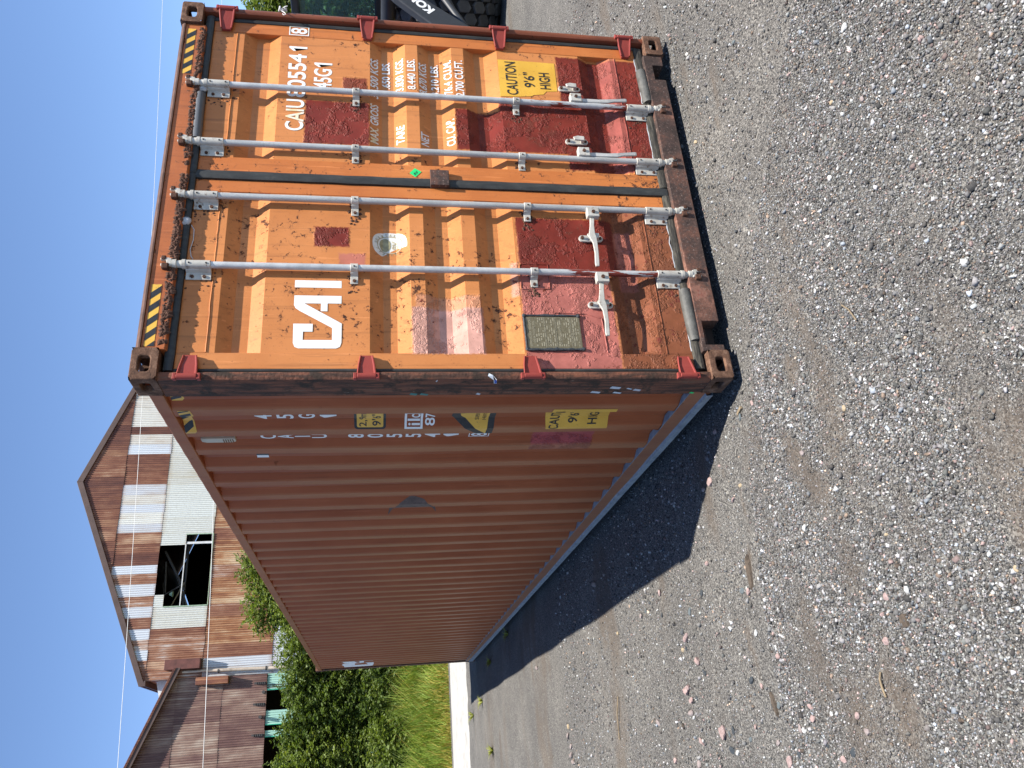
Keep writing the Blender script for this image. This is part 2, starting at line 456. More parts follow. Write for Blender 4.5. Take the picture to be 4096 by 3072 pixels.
# separate stones one can pick out
STONES = [(-1.237, -0.861, 0.016, 'w'), (-1.235, -0.737, 0.014, 'p'), (-1.277, -0.782, 0.011, 'g'), (-1.377, -0.662, 0.017, 'p'), (-1.274, -1.356, 0.011, 't'), (-1.302, -1.246, 0.012, 'd'), (-0.868, -0.319, 0.015, 'w'), (-1.011, 0.321, 0.02, 'p'), (-1.222, 0.206, 0.011, 'd'), (-1.604, -0.016, 0.018, 'p'), (-1.556, -0.015, 0.014, 'p'), (-1.593, -0.177, 0.011, 'w'), (-1.609, -0.375, 0.013, 'p'), (-1.667, -0.412, 0.016, 'r'), (-1.734, -0.278, 0.019, 'd'), (-1.709, -0.074, 0.012, 'd'), (-1.739, 0.178, 0.018, 'd'), (-1.688, 0.365, 0.017, 'r'), (-1.759, -0.191, 0.015, 'p'), (-1.736, -0.819, 0.009, 'w'), (-1.643, 0.085, 0.014, 'w'), (-1.38, 0.171, 0.015, 'p'), (-1.331, 0.161, 0.015, 'p'), (-1.288, -0.682, 0.013, 'p'), (-1.361, -0.894, 0.01, 'g'), (-1.033, -0.829, 0.007, 't'), (-1.108, -0.765, 0.008, 'g'), (-1.091, -0.007, 0.011, 'g'), (-0.99, 0.407, 0.019, 'g'), (-1.405, 0.48, 0.021, 'd'), (0.827, -1.433, 0.019, 'w'), (1.565, -0.716, 0.017, 'g'), (0.481, -1.401, 0.015, 'r'), (0.629, -1.24, 0.012, 't'), (0.354, -1.106, 0.016, 'w'), (0.356, -1.163, 0.009, 'w'), (0.907, -0.36, 0.013, 'd'), (1.471, -0.097, 0.019, 't'), (2.022, -0.232, 0.015, 'w'), (0.099, -1.862, 0.009, 'w'), (-0.243, -1.786, 0.008, 'w'), (0.1, -2.004, 0.01, 'g'), (0.209, -0.871, 0.01, 'w'), (0.118, -0.984, 0.011, 'w'), (0.567, -0.449, 0.012, 'w'), (-0.207, -1.109, 0.008, 'd'), (1.534, -0.366, 0.016, 'd'), (0.371, -0.919, 0.009, 'w'), (0.099, -1.515, 0.007, 'w'), (-0.198, 0.049, 0.019, 'g'), (-0.054, -0.097, 0.011, 'r'), (-0.184, -0.096, 0.014, 'p'), (-0.373, 0.543, 0.032, 'p'), (-0.382, 0.649, 0.019, 'r'), (-0.572, -0.434, 0.015, 'r'), (-0.653, -0.547, 0.01, 'w'), (-0.464, -0.937, 0.011, 'w'), (-0.479, -0.963, 0.006, 'w'), (-0.656, -0.934, 0.009, 'w'), (-0.646, -0.825, 0.01, 'd'), (-0.54, -0.108, 0.008, 'g'), (-0.598, -0.179, 0.011, 'w'), (-0.142, 0.381, 0.019, 'p'), (-0.521, -0.795, 0.011, 't'), (-0.338, 0.375, 0.013, 'p'), (-0.548, 0.299, 0.017, 'p'), (-0.513, 0.174, 0.014, 't'), (-0.393, 3.196, 0.032, 'r'), (-0.377, 2.869, 0.017, 'r'), (-0.527, 1.44, 0.025, 'd'), (-0.767, 1.617, 0.025, 'p'), (-0.822, 1.944, 0.018, 'g'), (-0.9, 1.638, 0.017, 'd'), (-1.096, 1.26, 0.026, 'p'), (-1.148, 1.311, 0.021, 'd'), (-1.242, 1.14, 0.028, 'p'), (-0.77, 5.92, 0.03, 'r'), (-0.764, 0.782, 0.018, 'p'), (-1.438, 4.701, 0.031, 't'), (-1.522, 4.776, 0.031, 'r'), (-1.609, 4.657, 0.033, 'r'), (-1.684, 4.681, 0.031, 'r'), (-1.747, 4.619, 0.033, 'r'), (-0.863, 2.69, 0.016, 't'), (-1.38, 1.375, 0.031, 'p'), (-1.5, 1.373, 0.029, 'r'), (-1.433, 1.246, 0.015, 'd'), (-0.838, 2.053, 0.022, 'r'), (-0.964, 1.146, 0.022, 'g'), (-1.303, 1.08, 0.018, 'd'), (-0.9, 0.927, 0.017, 'd'), (-1.1, 1.267, 0.023, 'p'), (-1.145, 1.317, 0.021, 'd'), (-1.15, 1.368, 0.016, 't'), (-1.244, 1.138, 0.026, 'p'), (-1.365, 1.356, 0.027, 'p'), (-1.439, 1.325, 0.023, 'p'), (-1.432, 1.243, 0.015, 'd'), (-1.618, 0.952, 0.033, 'p'), (-1.615, 0.832, 0.019, 'd'), (-1.632, 0.889, 0.014, 'g'), (-1.706, 0.887, 0.024, 'd'), (-1.663, 0.636, 0.016, 'g'), (-1.532, 0.263, 0.018, 'g'), (-1.334, 0.158, 0.018, 'r'), (-1.378, 0.171, 0.018, 'p'), (-1.222, 0.212, 0.012, 'd'), (-1.204, 0.337, 0.016, 'w'), (-1.688, 0.359, 0.022, 'r'), (-1.737, 0.176, 0.021, 'd'), (-1.762, 0.28, 0.028, 'p'), (-1.603, -0.013, 0.019, 'p'), (-1.556, -0.014, 0.014, 'p'), (-1.638, 0.12, 0.018, 'r'), (-1.656, 1.289, 0.024, 'p'), (-1.722, 0.812, 0.017, 'w'), (-1.773, 1.397, 0.026, 'r'), (-1.41, -0.071, 0.011, 'g'), (-1.313, 1.059, 0.018, 'd'), (-1.409, 0.474, 0.017, 'd'), (-1.439, 0.388, 0.014, 'p'), (-1.611, 0.545, 0.014, 'p'), (-1.754, 1.79, 0.024, 'p'), (-1.521, 2.01, 0.021, 'r')]
def rock_mats():
    out = {}
    for k, (a, b) in {'w': ((.36, .355, .33), (.56, .55, .52)), 'p': ((.22, .145, .13), (.40, .30, .275)), 'g': ((.07, .085, .09), (.14, .16, .16)),
                      't': ((.27, .20, .12), (.44, .36, .24)), 'd': ((.028, .034, .038), (.055, .063, .070)), 'r': ((.18, .14, .13), (.33, .28, .26))}.items():
        M = Mat('rock_' + {'w': 'white', 'p': 'pink', 'g': 'slate', 't': 'tan', 'd': 'dark', 'r': 'rose_grey'}[k], .85, 0, .3)
        f = M.noise(70, 6, .7)
        spk = M.mr(M.noise(380, 2), .58, .68)
        M.set('Base Color', M.mix(M.ma('MULTIPLY', spk, .45), M.ramp(f, [(.3, a), (.7, b)]), tuple(v * .35 for v in a)))
        M.bump(M.noise(160, 5, .7), .5, .004)
        out[k] = M.m
    return out
RM = rock_mats()
KIND = {'w': 'white limestone', 'p': 'pink granite', 'g': 'blue-grey slate', 't': 'tan sandstone', 'd': 'dark slate', 'r': 'rose-grey'}
def rock(x, y, r, k, seed):
    rr = random.Random(seed)
    bm = bmesh.new()
    bmesh.ops.create_icosphere(bm, subdivisions=2, radius=1.0)
    sx, sy, sz_ = rr.uniform(.85, 1.35), rr.uniform(.65, 1.0), rr.uniform(.45, .75) * (.6 if k in 'dg' else 1)
    o3 = Vector((rr.uniform(0, 99), rr.uniform(0, 99), rr.uniform(0, 99)))
    planes = [(Vector((rr.gauss(0, 1), rr.gauss(0, 1), rr.gauss(0, 1))).normalized(), rr.uniform(.55, .85)) for _ in range(7)]
    for v in bm.verts:
        p = v.co.copy()
        for nrm, d in planes:
            e = p.dot(nrm) - d
            if e > 0: p -= nrm * e * .92
        p *= 1 + .16 * mnoise.noise(p * 2.2 + o3)
        v.co = Vector((p.x * sx, p.y * sy, p.z * sz_)) * r
    me = bpy.data.meshes.new('stone'); bm.to_mesh(me); bm.free()
    me.materials.append(RM[k])
    o = bpy.data.objects.new('stone', me); COL.objects.link(o)
    o.rotation_euler = (rr.uniform(-.2, .2), rr.uniform(-.2, .2), rr.uniform(0, 6.28))
    o.location = (x, y, float(gz(x, y)) + r * sz_ * .45)
    o['shape'] = 'flat' if sz_ < .42 else ('elongated' if sx / sy > 1.65 else ('blocky' if sz_ > .64 else ('rounded' if sx / sy < 1.25 else 'angular')))
    return o
done = []
for i, (x, y, r, k) in enumerate(STONES):
    if any((x - a) ** 2 + (y - b) ** 2 < .022 ** 2 for a, b in done): continue
    done.append((x, y))
    o = rock(x, y, max(r, .009), k, i + 5)
    if y > 4: zone = 'lying in the yard beyond the container shadow'
    elif x < -1.0 and y > 1.0: zone = 'in the far half of the stone scatter beside the shadow'
    elif x < -1.0 and y > .3: zone = 'in the near half of the stone scatter beside the shadow'
    elif x < -.25 and y > 1.3: zone = 'inside or along the far edge of the container shadow'
    elif x < -.25 and y > .3: zone = 'along the near edge of the container shadow'
    elif x < -1.5: zone = 'in the foreground by the picture edge'
    elif x < -1.15: zone = 'in the foreground gravel around the mud flake'
    elif x < -.75: zone = 'in the foreground gravel beside the long mud cake'
    elif x > 1.2: zone = 'on the gravel under the right corner of the doors'
    elif x > .3: zone = 'on the gravel in front of the right door'
    elif x > -.1: zone = 'on the gravel in front of the left door'
    elif y > -.3: zone = 'on the gravel beside the near corner casting'
    else: zone = 'on the gravel ahead of the near corner post'
    size = 'large' if r > .027 else ('small' if r < .012 else 'middling' if r > .019 else 'pebble-sized')
    tag(o, '%s %s %s stone %s' % (size, o['shape'], KIND[k], zone), 'stone', 'loose stones lying on the gravel')
    del o['shape']

def mudflake(x, y, rx, ry, ang, name, label, m, th=.008, seed=1):
    rr = random.Random(seed)
    n = 12; pts = []
    for i in range(n):
        a = 2 * math.pi * i / n; q = rr.uniform(.75, 1.1)
        u = math.cos(a) * rx * q; v = math.sin(a) * ry * q
        pts.append((x + u * math.cos(ang) - v * math.sin(ang), y + u * math.sin(ang) + v * math.cos(ang)))
    z = float(gz(x, y))
    mb = MB(); mb.v = [(p[0], p[1], z - .002) for p in pts] + [(x + (p[0] - x) * .82, y + (p[1] - y) * .82, z + th) for p in pts]
    mb.f = [tuple(range(n, 2 * n))] + [(i, (i + 1) % n, n + (i + 1) % n, n + i) for i in range(n)]
    return based(name, mb, m, (x, y, z), label, 'mud', None)
MUD = flat('dried_mud', (.095, .072, .052), .95, var=.3, vscale=60, bump=.8)
mudflake(-1.33, -.80, .034, .024, .3, 'mud_flake', 'flat brown flake of dried mud lying on the gravel', MUD, seed=3)
mudflake(-.93, .27, .10, .022, -.05, 'mud_cake', 'long dark cake of dried tyre mud pressed on the gravel', MUD, .012, seed=5)
mudflake(-1.52, .30, .06, .018, .2, 'mud_cake', 'short cake of dried tyre mud between the scattered stones', MUD, .010, seed=8)
WOOD = flat('weathered_wood', (.22, .165, .10), .85, var=.3, vscale=40, bump=.4)
def chunk(x, y, l, w, ang, name, label, seed=0):
    z = float(gz(x, y)) + .006
    ca, sa = math.cos(ang), math.sin(ang)
    pts = [(-l, -w), (l * .9, -w * .8), (l, w), (-l * .95, w * .9)]
    mb = MB().prism([(x + a * ca - b * sa, y + a * sa + b * ca) for a, b in pts], 'z', z - .006, z + w * .9)
    return based(name, mb, WOOD, (x, y, z), label, 'wood', bevel=.001)
chunk(-.163, .048, .028, .008, 1.9, 'wood_chip', 'tan splinter of wood beside the shadow near the corner post')
def twig(pts, r, name, label):
    P = [(a, b, float(gz(a, b)) + c) for a, b, c in pts]
    return based(name, MB().tube(P, r, 6), WOOD, P[0], label, 'stick')
twig([(-1.475, -.585, .008), (-1.50, -.575, .012), (-1.53, -.575, .009), (-1.56, -.58, .007)], .0045, 'stick', 'thin dry stick lying on the brown dirt in the foreground')
twig([(-.15, -.955, .010), (-.19, -.99, .014), (-.25, -1.01, .010)], .003, 'stick', 'slender dark twig on the gravel in front of the doors')
twig([(-1.30, 2.9, .01), (-1.42, 2.93, .02), (-1.60, 2.95, .012)], .005, 'stick', 'bent stick lying in the yard beyond the scattered stones')

# ------------------------------------------------------------------ the pale road and the grassy verge behind it
RO = Mat('pale_road', .9, 0, .2)
RO.set('Base Color', RO.mix(RO.mr(RO.noise(22, 6, .75, vec=RO.mapped((.3, 1, 1))), .54, .66), RO.ramp(RO.noise(2.0, 6, .65), [(.3, (.31, .30, .275)), (.7, (.42, .41, .38))]), (.16, .15, .13)))
RO.bump(RO.noise(60, 5, .7), .3, .01)
xs = np.concatenate([np.linspace(-120, -12, 20), np.linspace(-11, 22, 140), np.linspace(24, 160, 20)])
mb = MB()
nr = len(xs)
e0 = 13.45 + .35 * (fbm(xs * .9, xs * 0, 3) - .5) + .12 * (fbm(xs * 5, xs * 0, 8) - .5)
e1 = 18.0 + .3 * (fbm(xs * .7, xs * 0, 13) - .5)
for q in range(7):
    t = q / 6
    yy = e0 * (1 - t) + e1 * t
    zz = .0 + .055 * math.sin(math.pi * min(1, t * 1.02)) - (.06 if q in (0, 6) else 0)
    mb.v += [(float(a), float(b), zz) for a, b in zip(xs, yy)]
for q in range(6):
    mb.f += [(q * nr + i, q * nr + i + 1, (q + 1) * nr + i + 1, (q + 1) * nr + i) for i in range(nr - 1)]
tag(obj('road', mb, RO.m, None, 60), 'sun-bleached pale road passing behind the container', None, kind='structure')

VE = Mat('verge_soil', .95, 0, .2)
VE.set('Base Color', VE.ramp(VE.noise(6, 6, .7), [(.3, (.06, .055, .025)), (.6, (.13, .12, .055)), (.8, (.26, .21, .13))]))
VE.bump(VE.noise(30, 5), .6, .03)
def vz(x, y):
    t = np.clip((np.asarray(y, float) - 18.0) / 4.0, 0, 1)
    return -.03 + .55 * t * t * (3 - 2 * t) + .18 * (fbm(np.asarray(x) * .8, np.asarray(y) * .8, 5) - .5) * t
vx = np.concatenate([np.linspace(-120, -14, 16), np.linspace(-13, 40, 160), np.linspace(43, 160, 20)]); vy = np.concatenate([np.linspace(17.8, 26, 34), np.array([30, 36, 41, 90, 200.])])
VX, VY = np.meshgrid(vx, vy); VZ = vz(VX, VY)
VZ[-2:] = -.3
mb = MB(); mb.v = np.stack([VX.ravel(), VY.ravel(), VZ.ravel()], 1).tolist()
ii = np.arange(VX.size).reshape(VX.shape)
mb.f = np.stack([ii[:-1, :-1], ii[:-1, 1:], ii[1:, 1:], ii[1:, :-1]], -1).reshape(-1, 4).tolist()
tag(obj('verge', mb, VE.m, None, 60), 'raised strip of earth and weeds beyond the pale road', None, kind='structure')

# ------------------------------------------------------------------ leaves and grass
def foliage_mat(name, a, b, trans=.35):
    M = Mat(name, .55, 0, .35)
    base = M.mix(1.0, M.attr('col'), M.ramp(M.noise(1.3, 4), [(.3, a), (.7, b)]), 'MULTIPLY')
    M.set('Base Color', base)
    tr = M.n('ShaderNodeBsdfTranslucent', {'Color': M.mix(1.0, base, (1.15, 1.25, .55), 'MULTIPLY')})
    mx = M.n('ShaderNodeMixShader', {0: trans, 1: M.b.outputs[0], 2: tr.outputs[0]})
    M.nt.links.new(mx.outputs[0], M.out.inputs[0])
    return M.m
LEAF = foliage_mat('leaf', (.10, .145, .028), (.19, .235, .05))
LEAF2 = foliage_mat('leaf_dark', (.07, .11, .022), (.13, .175, .036))
GRASS = foliage_mat('grass_blade', (.24, .26, .06), (.36, .36, .10), .35)
BARK = flat('bark', (.11, .085, .06), .9, var=.35, vscale=14, bump=.6)

def tri_obj(name, V, F, cols, mat, parent=None, loc=None):
    off = LOC.get(parent.name, Vector()) if parent else Vector(loc or (0, 0, 0))
    me = bpy.data.meshes.new(name)
    n = len(V)
    me.vertices.add(n); me.vertices.foreach_set('co', (V - np.array(off)).astype(np.float32).ravel())
    k = F.shape[1]
    me.loops.add(F.size); me.loops.foreach_set('vertex_index', F.astype(np.int32).ravel())
    me.polygons.add(len(F)); me.polygons.foreach_set('loop_start', np.arange(len(F), dtype=np.int32) * k)
    me.update(calc_edges=True)
    setcol(me, np.concatenate([cols, np.ones((n, 1))], 1))
    me.materials.append(mat)
    o = bpy.data.objects.new(name, me); COL.objects.link(o)
    if parent: o.parent = parent; LOC[o.name] = off
    else: o.location = off
    return o

def sprays(rg, P, D, nl, leaf, length):
    """leaf pairs along short twigs: P start points, D directions; each leaf a folded quad"""
    n = len(P)
    t = (np.arange(nl) // 2 + 1.0) / (nl / 2)
    t = np.repeat(t[None], n, 0)
    L = length * rg.uniform(.6, 1.25, (n, 1))
    D = D / np.linalg.norm(D, axis=1, keepdims=True)
    up = np.array([0, 0, 1.0])
    S = np.cross(D, up); S /= np.linalg.norm(S, axis=1, keepdims=True) + 1e-6
    S = S + rg.normal(0, .35, S.shape); S /= np.linalg.norm(S, axis=1, keepdims=True)
    side = np.where(np.arange(nl) % 2 == 0, 1.0, -1.0)
    base = P[:, None] + D[:, None] * (L * t)[..., None] + up * (-.25 * (L * t ** 2))[..., None]
    dirl = D[:, None] * .55 + S[:, None] * side[None, :, None] + rg.normal(0, .28, (n, nl, 3))
    dirl[..., 2] -= .15
    dirl /= np.linalg.norm(dirl, axis=2, keepdims=True)
    ll = leaf * rg.uniform(.65, 1.25, (n, nl, 1))
    wv = np.cross(dirl, up + rg.normal(0, .55, (n, nl, 3))); wv /= np.linalg.norm(wv, axis=2, keepdims=True) + 1e-6
    w = ll * .30
    a = base; b = base + dirl * ll * .5 + wv * w; c = base + dirl * ll; d = base + dirl * ll * .5 - wv * w
    V = np.stack([a, b, c, d], 2).reshape(-1, 3)
    F = np.arange(len(V)).reshape(-1, 4)
    cl = rg.uniform(.7, 1.25, (n, nl, 1)) * rg.uniform(.75, 1.15, (n, 1, 1)) * np.ones((1, 1, 3))
    cl = cl * np.where(rg.random((n, nl, 1)) < .05, np.array([1.5, 1.25, .8]), np.array([1, 1, 1.0]))
    return V, F, np.repeat(cl.reshape(-1, 3), 4, 0)

def tree(name, label, cat, loc, blobs, nspray, leaf, length, mat, seed, trunk_r=.09, group=None):
    """blobs: list of (dx,dy,z,rx,ry,rz) lobes of the crown, relative to the base"""
    rg = np.random.default_rng(seed)
    root = thing(name, label, cat, loc, group)
    L0 = np.array(loc)
    mb = MB(); rr = random.Random(seed)
    zt = max(b[2] for b in blobs)
    for bi, b in enumerate(blobs):
        p0 = Vector(loc) + Vector((rr.uniform(-.1, .1), rr.uniform(-.1, .1), -.05))
        p3 = Vector(loc) + Vector((b[0], b[1], b[2]))
        mid = p0.lerp(p3, .5) + Vector((rr.uniform(-.15, .15), rr.uniform(-.15, .15), .15 * b[2]))
        r0 = trunk_r * rr.uniform(.5, 1)
        mb.tube([p0, p0.lerp(mid, .5), mid, mid.lerp(p3, .6), p3 + Vector((0, 0, b[5] * .4))], [r0, r0 * .85, r0 * .65, r0 * .4, r0 * .12], 7)
        for q in range(5):
            e = Vector((rr.gauss(0, .5) * b[3], rr.gauss(0, .5) * b[4], rr.gauss(.1, .5) * b[5]))
            s0 = mid.lerp(p3, rr.random())
            mb.tube([s0, s0.lerp(p3 + e, .5) + Vector((0, 0, .08)), p3 + e], [r0 * .35, r0 * .22, r0 * .06], 5)
    obj('trunk', mb, BARK, root, 60)
    vol = np.array([b[3] * b[4] * b[5] for b in blobs]) ** .75; vol /= vol.sum()
    VV = []; FF = []; CC = []; o = 0
    for b, f in zip(blobs, vol):
        n = int(nspray * f)
        q = rg.normal(size=(n, 3)); q /= np.linalg.norm(q, axis=1, keepdims=True)
        rad = rg.random((n, 1)) ** .42
        # ragged outline: push lobes in and out along direction noise
        az = np.arctan2(q[:, 1], q[:, 0]); el = q[:, 2]
        rag = .70 + .62 * vnoise(az * 2.2 + b[0] * 7 + 50, el * 3.1 + b[2] * 5 + 50, seed)
        rag *= np.where(vnoise(az * 5 + 90, el * 6 + 90, seed + 3) < .33, .72, 1.0)
        Pn = q * rad * rag[:, None] * np.array([b[3], b[4], b[5]]) + np.array([b[0], b[1], b[2]])
        Pn[:, 2] = np.maximum(Pn[:, 2], .05)
        Dn = q * np.array([1, 1, .6]) + np.array([0, 0, .35]) + rg.normal(0, .35, (n, 3))
        V, F, C = sprays(rg, Pn + L0, Dn, 10, leaf, length)
        VV.append(V); FF.append(F + o); CC.append(C); o += len(V)
    tri_obj('crown', np.concatenate(VV), np.concatenate(FF), np.concatenate(CC), mat, root)
    return root

def base(x, y): return (x, y, float(vz(x, y)))
SH = 'shrubs and saplings overgrowing the foot of the sheds'
tree('sapling_tree', 'tall leafy sapling half hidden behind the far end of the container', 'tree', base(4.1, 23.2),
     [(-.1, 0, 2.2, 1.2, 1.0, 1.5), (-.3, -.2, 3.9, 1.15, .9, 1.0), (-.9, -.3, 4.55, .75, .6, .75), (.4, 0, 4.9, .7, .6, .7), (-1.25, -.3, 3.2, .7, .6, .8)], 5600, .095, .38, LEAF, 11, .07, SH)
tree('sapling_tree', 'bushy sapling just past the corner of the container, in front of the green sheets', 'tree', base(2.1, 22.2),
     [(0, 0, 1.8, 1.2, 1.0, 1.5), (.2, 0, 3.0, 1.0, .9, .9), (-.4, -.2, 3.5, .7, .6, .6), (.8, 0, 3.8, .55, .5, .5)], 4800, .09, .36, LEAF, 12, .06, SH)
tree('sapling_tree', 'spreading sapling below the dark openings of the shed', 'tree', base(.3, 22.6),
     [(0, 0, 1.8, 1.25, 1.0, 1.5), (-.3, 0, 3.0, 1.0, .8, .9), (.5, 0, 3.5, .6, .6, .6), (-.9, 0, 3.6, .5, .5, .45)], 4800, .09, .36, LEAF2, 13, .06, SH)
tree('sapling_tree', 'leafy sapling at the outer edge of the picture under the shed wall', 'tree', base(-1.7, 22.4),
     [(0, 0, 1.9, 1.3, 1.0, 1.5), (.3, 0, 3.2, .9, .8, .8), (-.6, 0, 3.6, .8, .7, .8)], 4400, .09, .36, LEAF, 14, .06, SH)
tree('shrub', 'low broad shrub with narrow pale leaves standing in the long grass', 'shrub', base(-1.35, 20.6),
     [(0, 0, .75, .75, .6, .75), (.35, .1, .9, .5, .5, .6)], 1700, .10, .30, LEAF, 15, .03, SH)
tree('shrub', 'dark low shrub in the shade under the saplings', 'shrub', base(.9, 21.4),
     [(0, 0, .9, 1.1, .7, .8), (-1.0, .2, .9, .9, .6, .8)], 2400, .085, .30, LEAF2, 16, .03, SH)
tree('shrub', 'leafy shrub behind the far corner of the container by the grass', 'shrub', base(3.1, 21.2),
     [(0, 0, 1.0, 1.2, .8, .9)], 1900, .085, .30, LEAF2, 17, .03, SH)
tree('sapling_tree', 'sapling out past the others at the foot of the shed', 'tree', base(-4.3, 22.8),
     [(0, 0, 1.9, 1.4, 1.0, 1.6), (.3, 0, 3.4, .9, .8, .8)], 2600, .10, .38, LEAF, 18, .06, SH)

tree('roadside_tree', 'green tree rising behind the loader and the right corner of the container', 'tree', (24.5, 18.0, -.02),
     [(0, 0, 3.4, 2.6, 2.2, 2.2), (-1.3, .6, 5.2, 1.7, 1.5, 1.3), (1.0, 0, 5.4, 1.6, 1.5, 1.3)], 3300, .19, .60, LEAF, 21, .16, 'trees behind the loader')
tree('roadside_tree', 'wide dark green tree seen past the loader cab', 'tree', (27.5, 16.0, -.02),
     [(0, 0, 3.0, 3.0, 2.6, 2.4), (.5, 0, 5.0, 2.2, 2.0, 1.5)], 2600, .20, .60, LEAF2, 22, .16, 'trees behind the loader')
tree('roadside_tree', 'low tree at the outer side behind the loader', 'tree', (29.0, 11.5, -.02),
     [(0, 0, 2.8, 3.0, 2.6, 2.3)], 1900, .20, .60, LEAF, 23, .15, 'trees behind the loader')

# long grass on the verge
rg = np.random.default_rng(41)
n = 40000
gx = rg.uniform(-6.5, 7.0, n); gy = 18.05 + rg.random(n) ** 1.15 * 3.6
tall = np.clip((gy - 17.95) / 1.3, .10, 1) * (.25 + 1.5 * fbm(gx * 1.3, gy * 1.3, 6) ** 1.5 * 1.3)
hgt = tall * rg.uniform(.3, 1.0, n) * 1.1
az = rg.uniform(0, 6.283, n); lean = rg.uniform(.1, .8, n) * hgt
b0 = np.stack([gx, gy, vz(gx, gy) - .01], 1)
dv = np.stack([np.cos(az), np.sin(az), np.zeros(n)], 1); wv = np.stack([-np.sin(az + .8), np.cos(az + .8), np.zeros(n)], 1)
w = (.006 + .010 * rg.random(n) ** 2)[:, None]
m1 = b0 + dv * (lean * .35)[:, None] + np.array([0, 0, 1.0]) * (hgt * .6)[:, None]
tip = b0 + dv * lean[:, None] + np.array([0, 0, 1.0]) * hgt[:, None]
V = np.stack([b0 - wv * w, b0 + wv * w, m1 + wv * w * .8, tip, m1 - wv * w * .8], 1).reshape(-1, 3)
q = np.arange(n)[:, None] * 5
F = np.concatenate([q + np.array([[0, 1, 2]]), q + np.array([[0, 2, 4]]), q + np.array([[4, 2, 3]])])
cg = rg.uniform(.7, 1.2, (n, 1)) * np.where((rg.random((n, 1)) < .20 + .55 * np.clip((18.9 - gy[:, None]) / .9, 0, 1)), np.array([1.35, 1.05, .85]), np.array([.85, 1.1, .7]))
tri_obj('grass', V, F, np.repeat(cg, 5, 0), GRASS)
tag(bpy.data.objects['grass'], 'long green grass gone to seed along the road verge', None, kind='stuff')
def weed(x, y, h, seed, label):
    rg = np.random.default_rng(seed)
    n = 46; a = rg.uniform(0, 6.28, n); z0 = float(gz(x, y))
    ln = h * rg.uniform(.5, 1, n)
    b0 = np.stack([x + .02 * np.cos(a), y + .02 * np.sin(a), np.full(n, z0 - .005)], 1)
    d = np.stack([np.cos(a), np.sin(a), np.zeros(n)], 1); wv = np.stack([-np.sin(a), np.cos(a), np.zeros(n)], 1) * .006
    m = b0 + d * (ln * .4)[:, None] + np.array([0, 0, 1]) * (ln * .5)[:, None]
    t = b0 + d * (ln * .95)[:, None] + np.array([0, 0, 1]) * (ln * .6)[:, None]
    V = np.stack([b0 - wv, b0 + wv, m + wv, t, m - wv], 1).reshape(-1, 3); q = np.arange(n)[:, None] * 5
    F = np.concatenate([q + np.array([[0, 1, 2]]), q + np.array([[0, 2, 4]]), q + np.array([[4, 2, 3]])])
    V = V
    o = tri_obj('weed', V, F, np.repeat(rg.uniform(.7, 1.2, (n, 1)) * np.ones((1, 3)), 5, 0), GRASS, None, (x, y, z0))
    return tag(o, label, 'weed', 'weeds sprouting from the gravel')
weed(-.75, 11.3, .16, 1, 'small green weed in the shaded gravel near the road')
weed(-1.55, 10.3, .17, 2, 'straggly weed tuft on the sunlit gravel near the road')
weed(-.25, 10.0, .14, 3, 'tiny weed hugging the base of the container in its shadow')
weed(-.9, 12.9, .20, 4, 'thin weed on the gravel edge of the pale road')
weed(-.08, 8.1, .13, 5, 'low weed in the shadow right against the container')

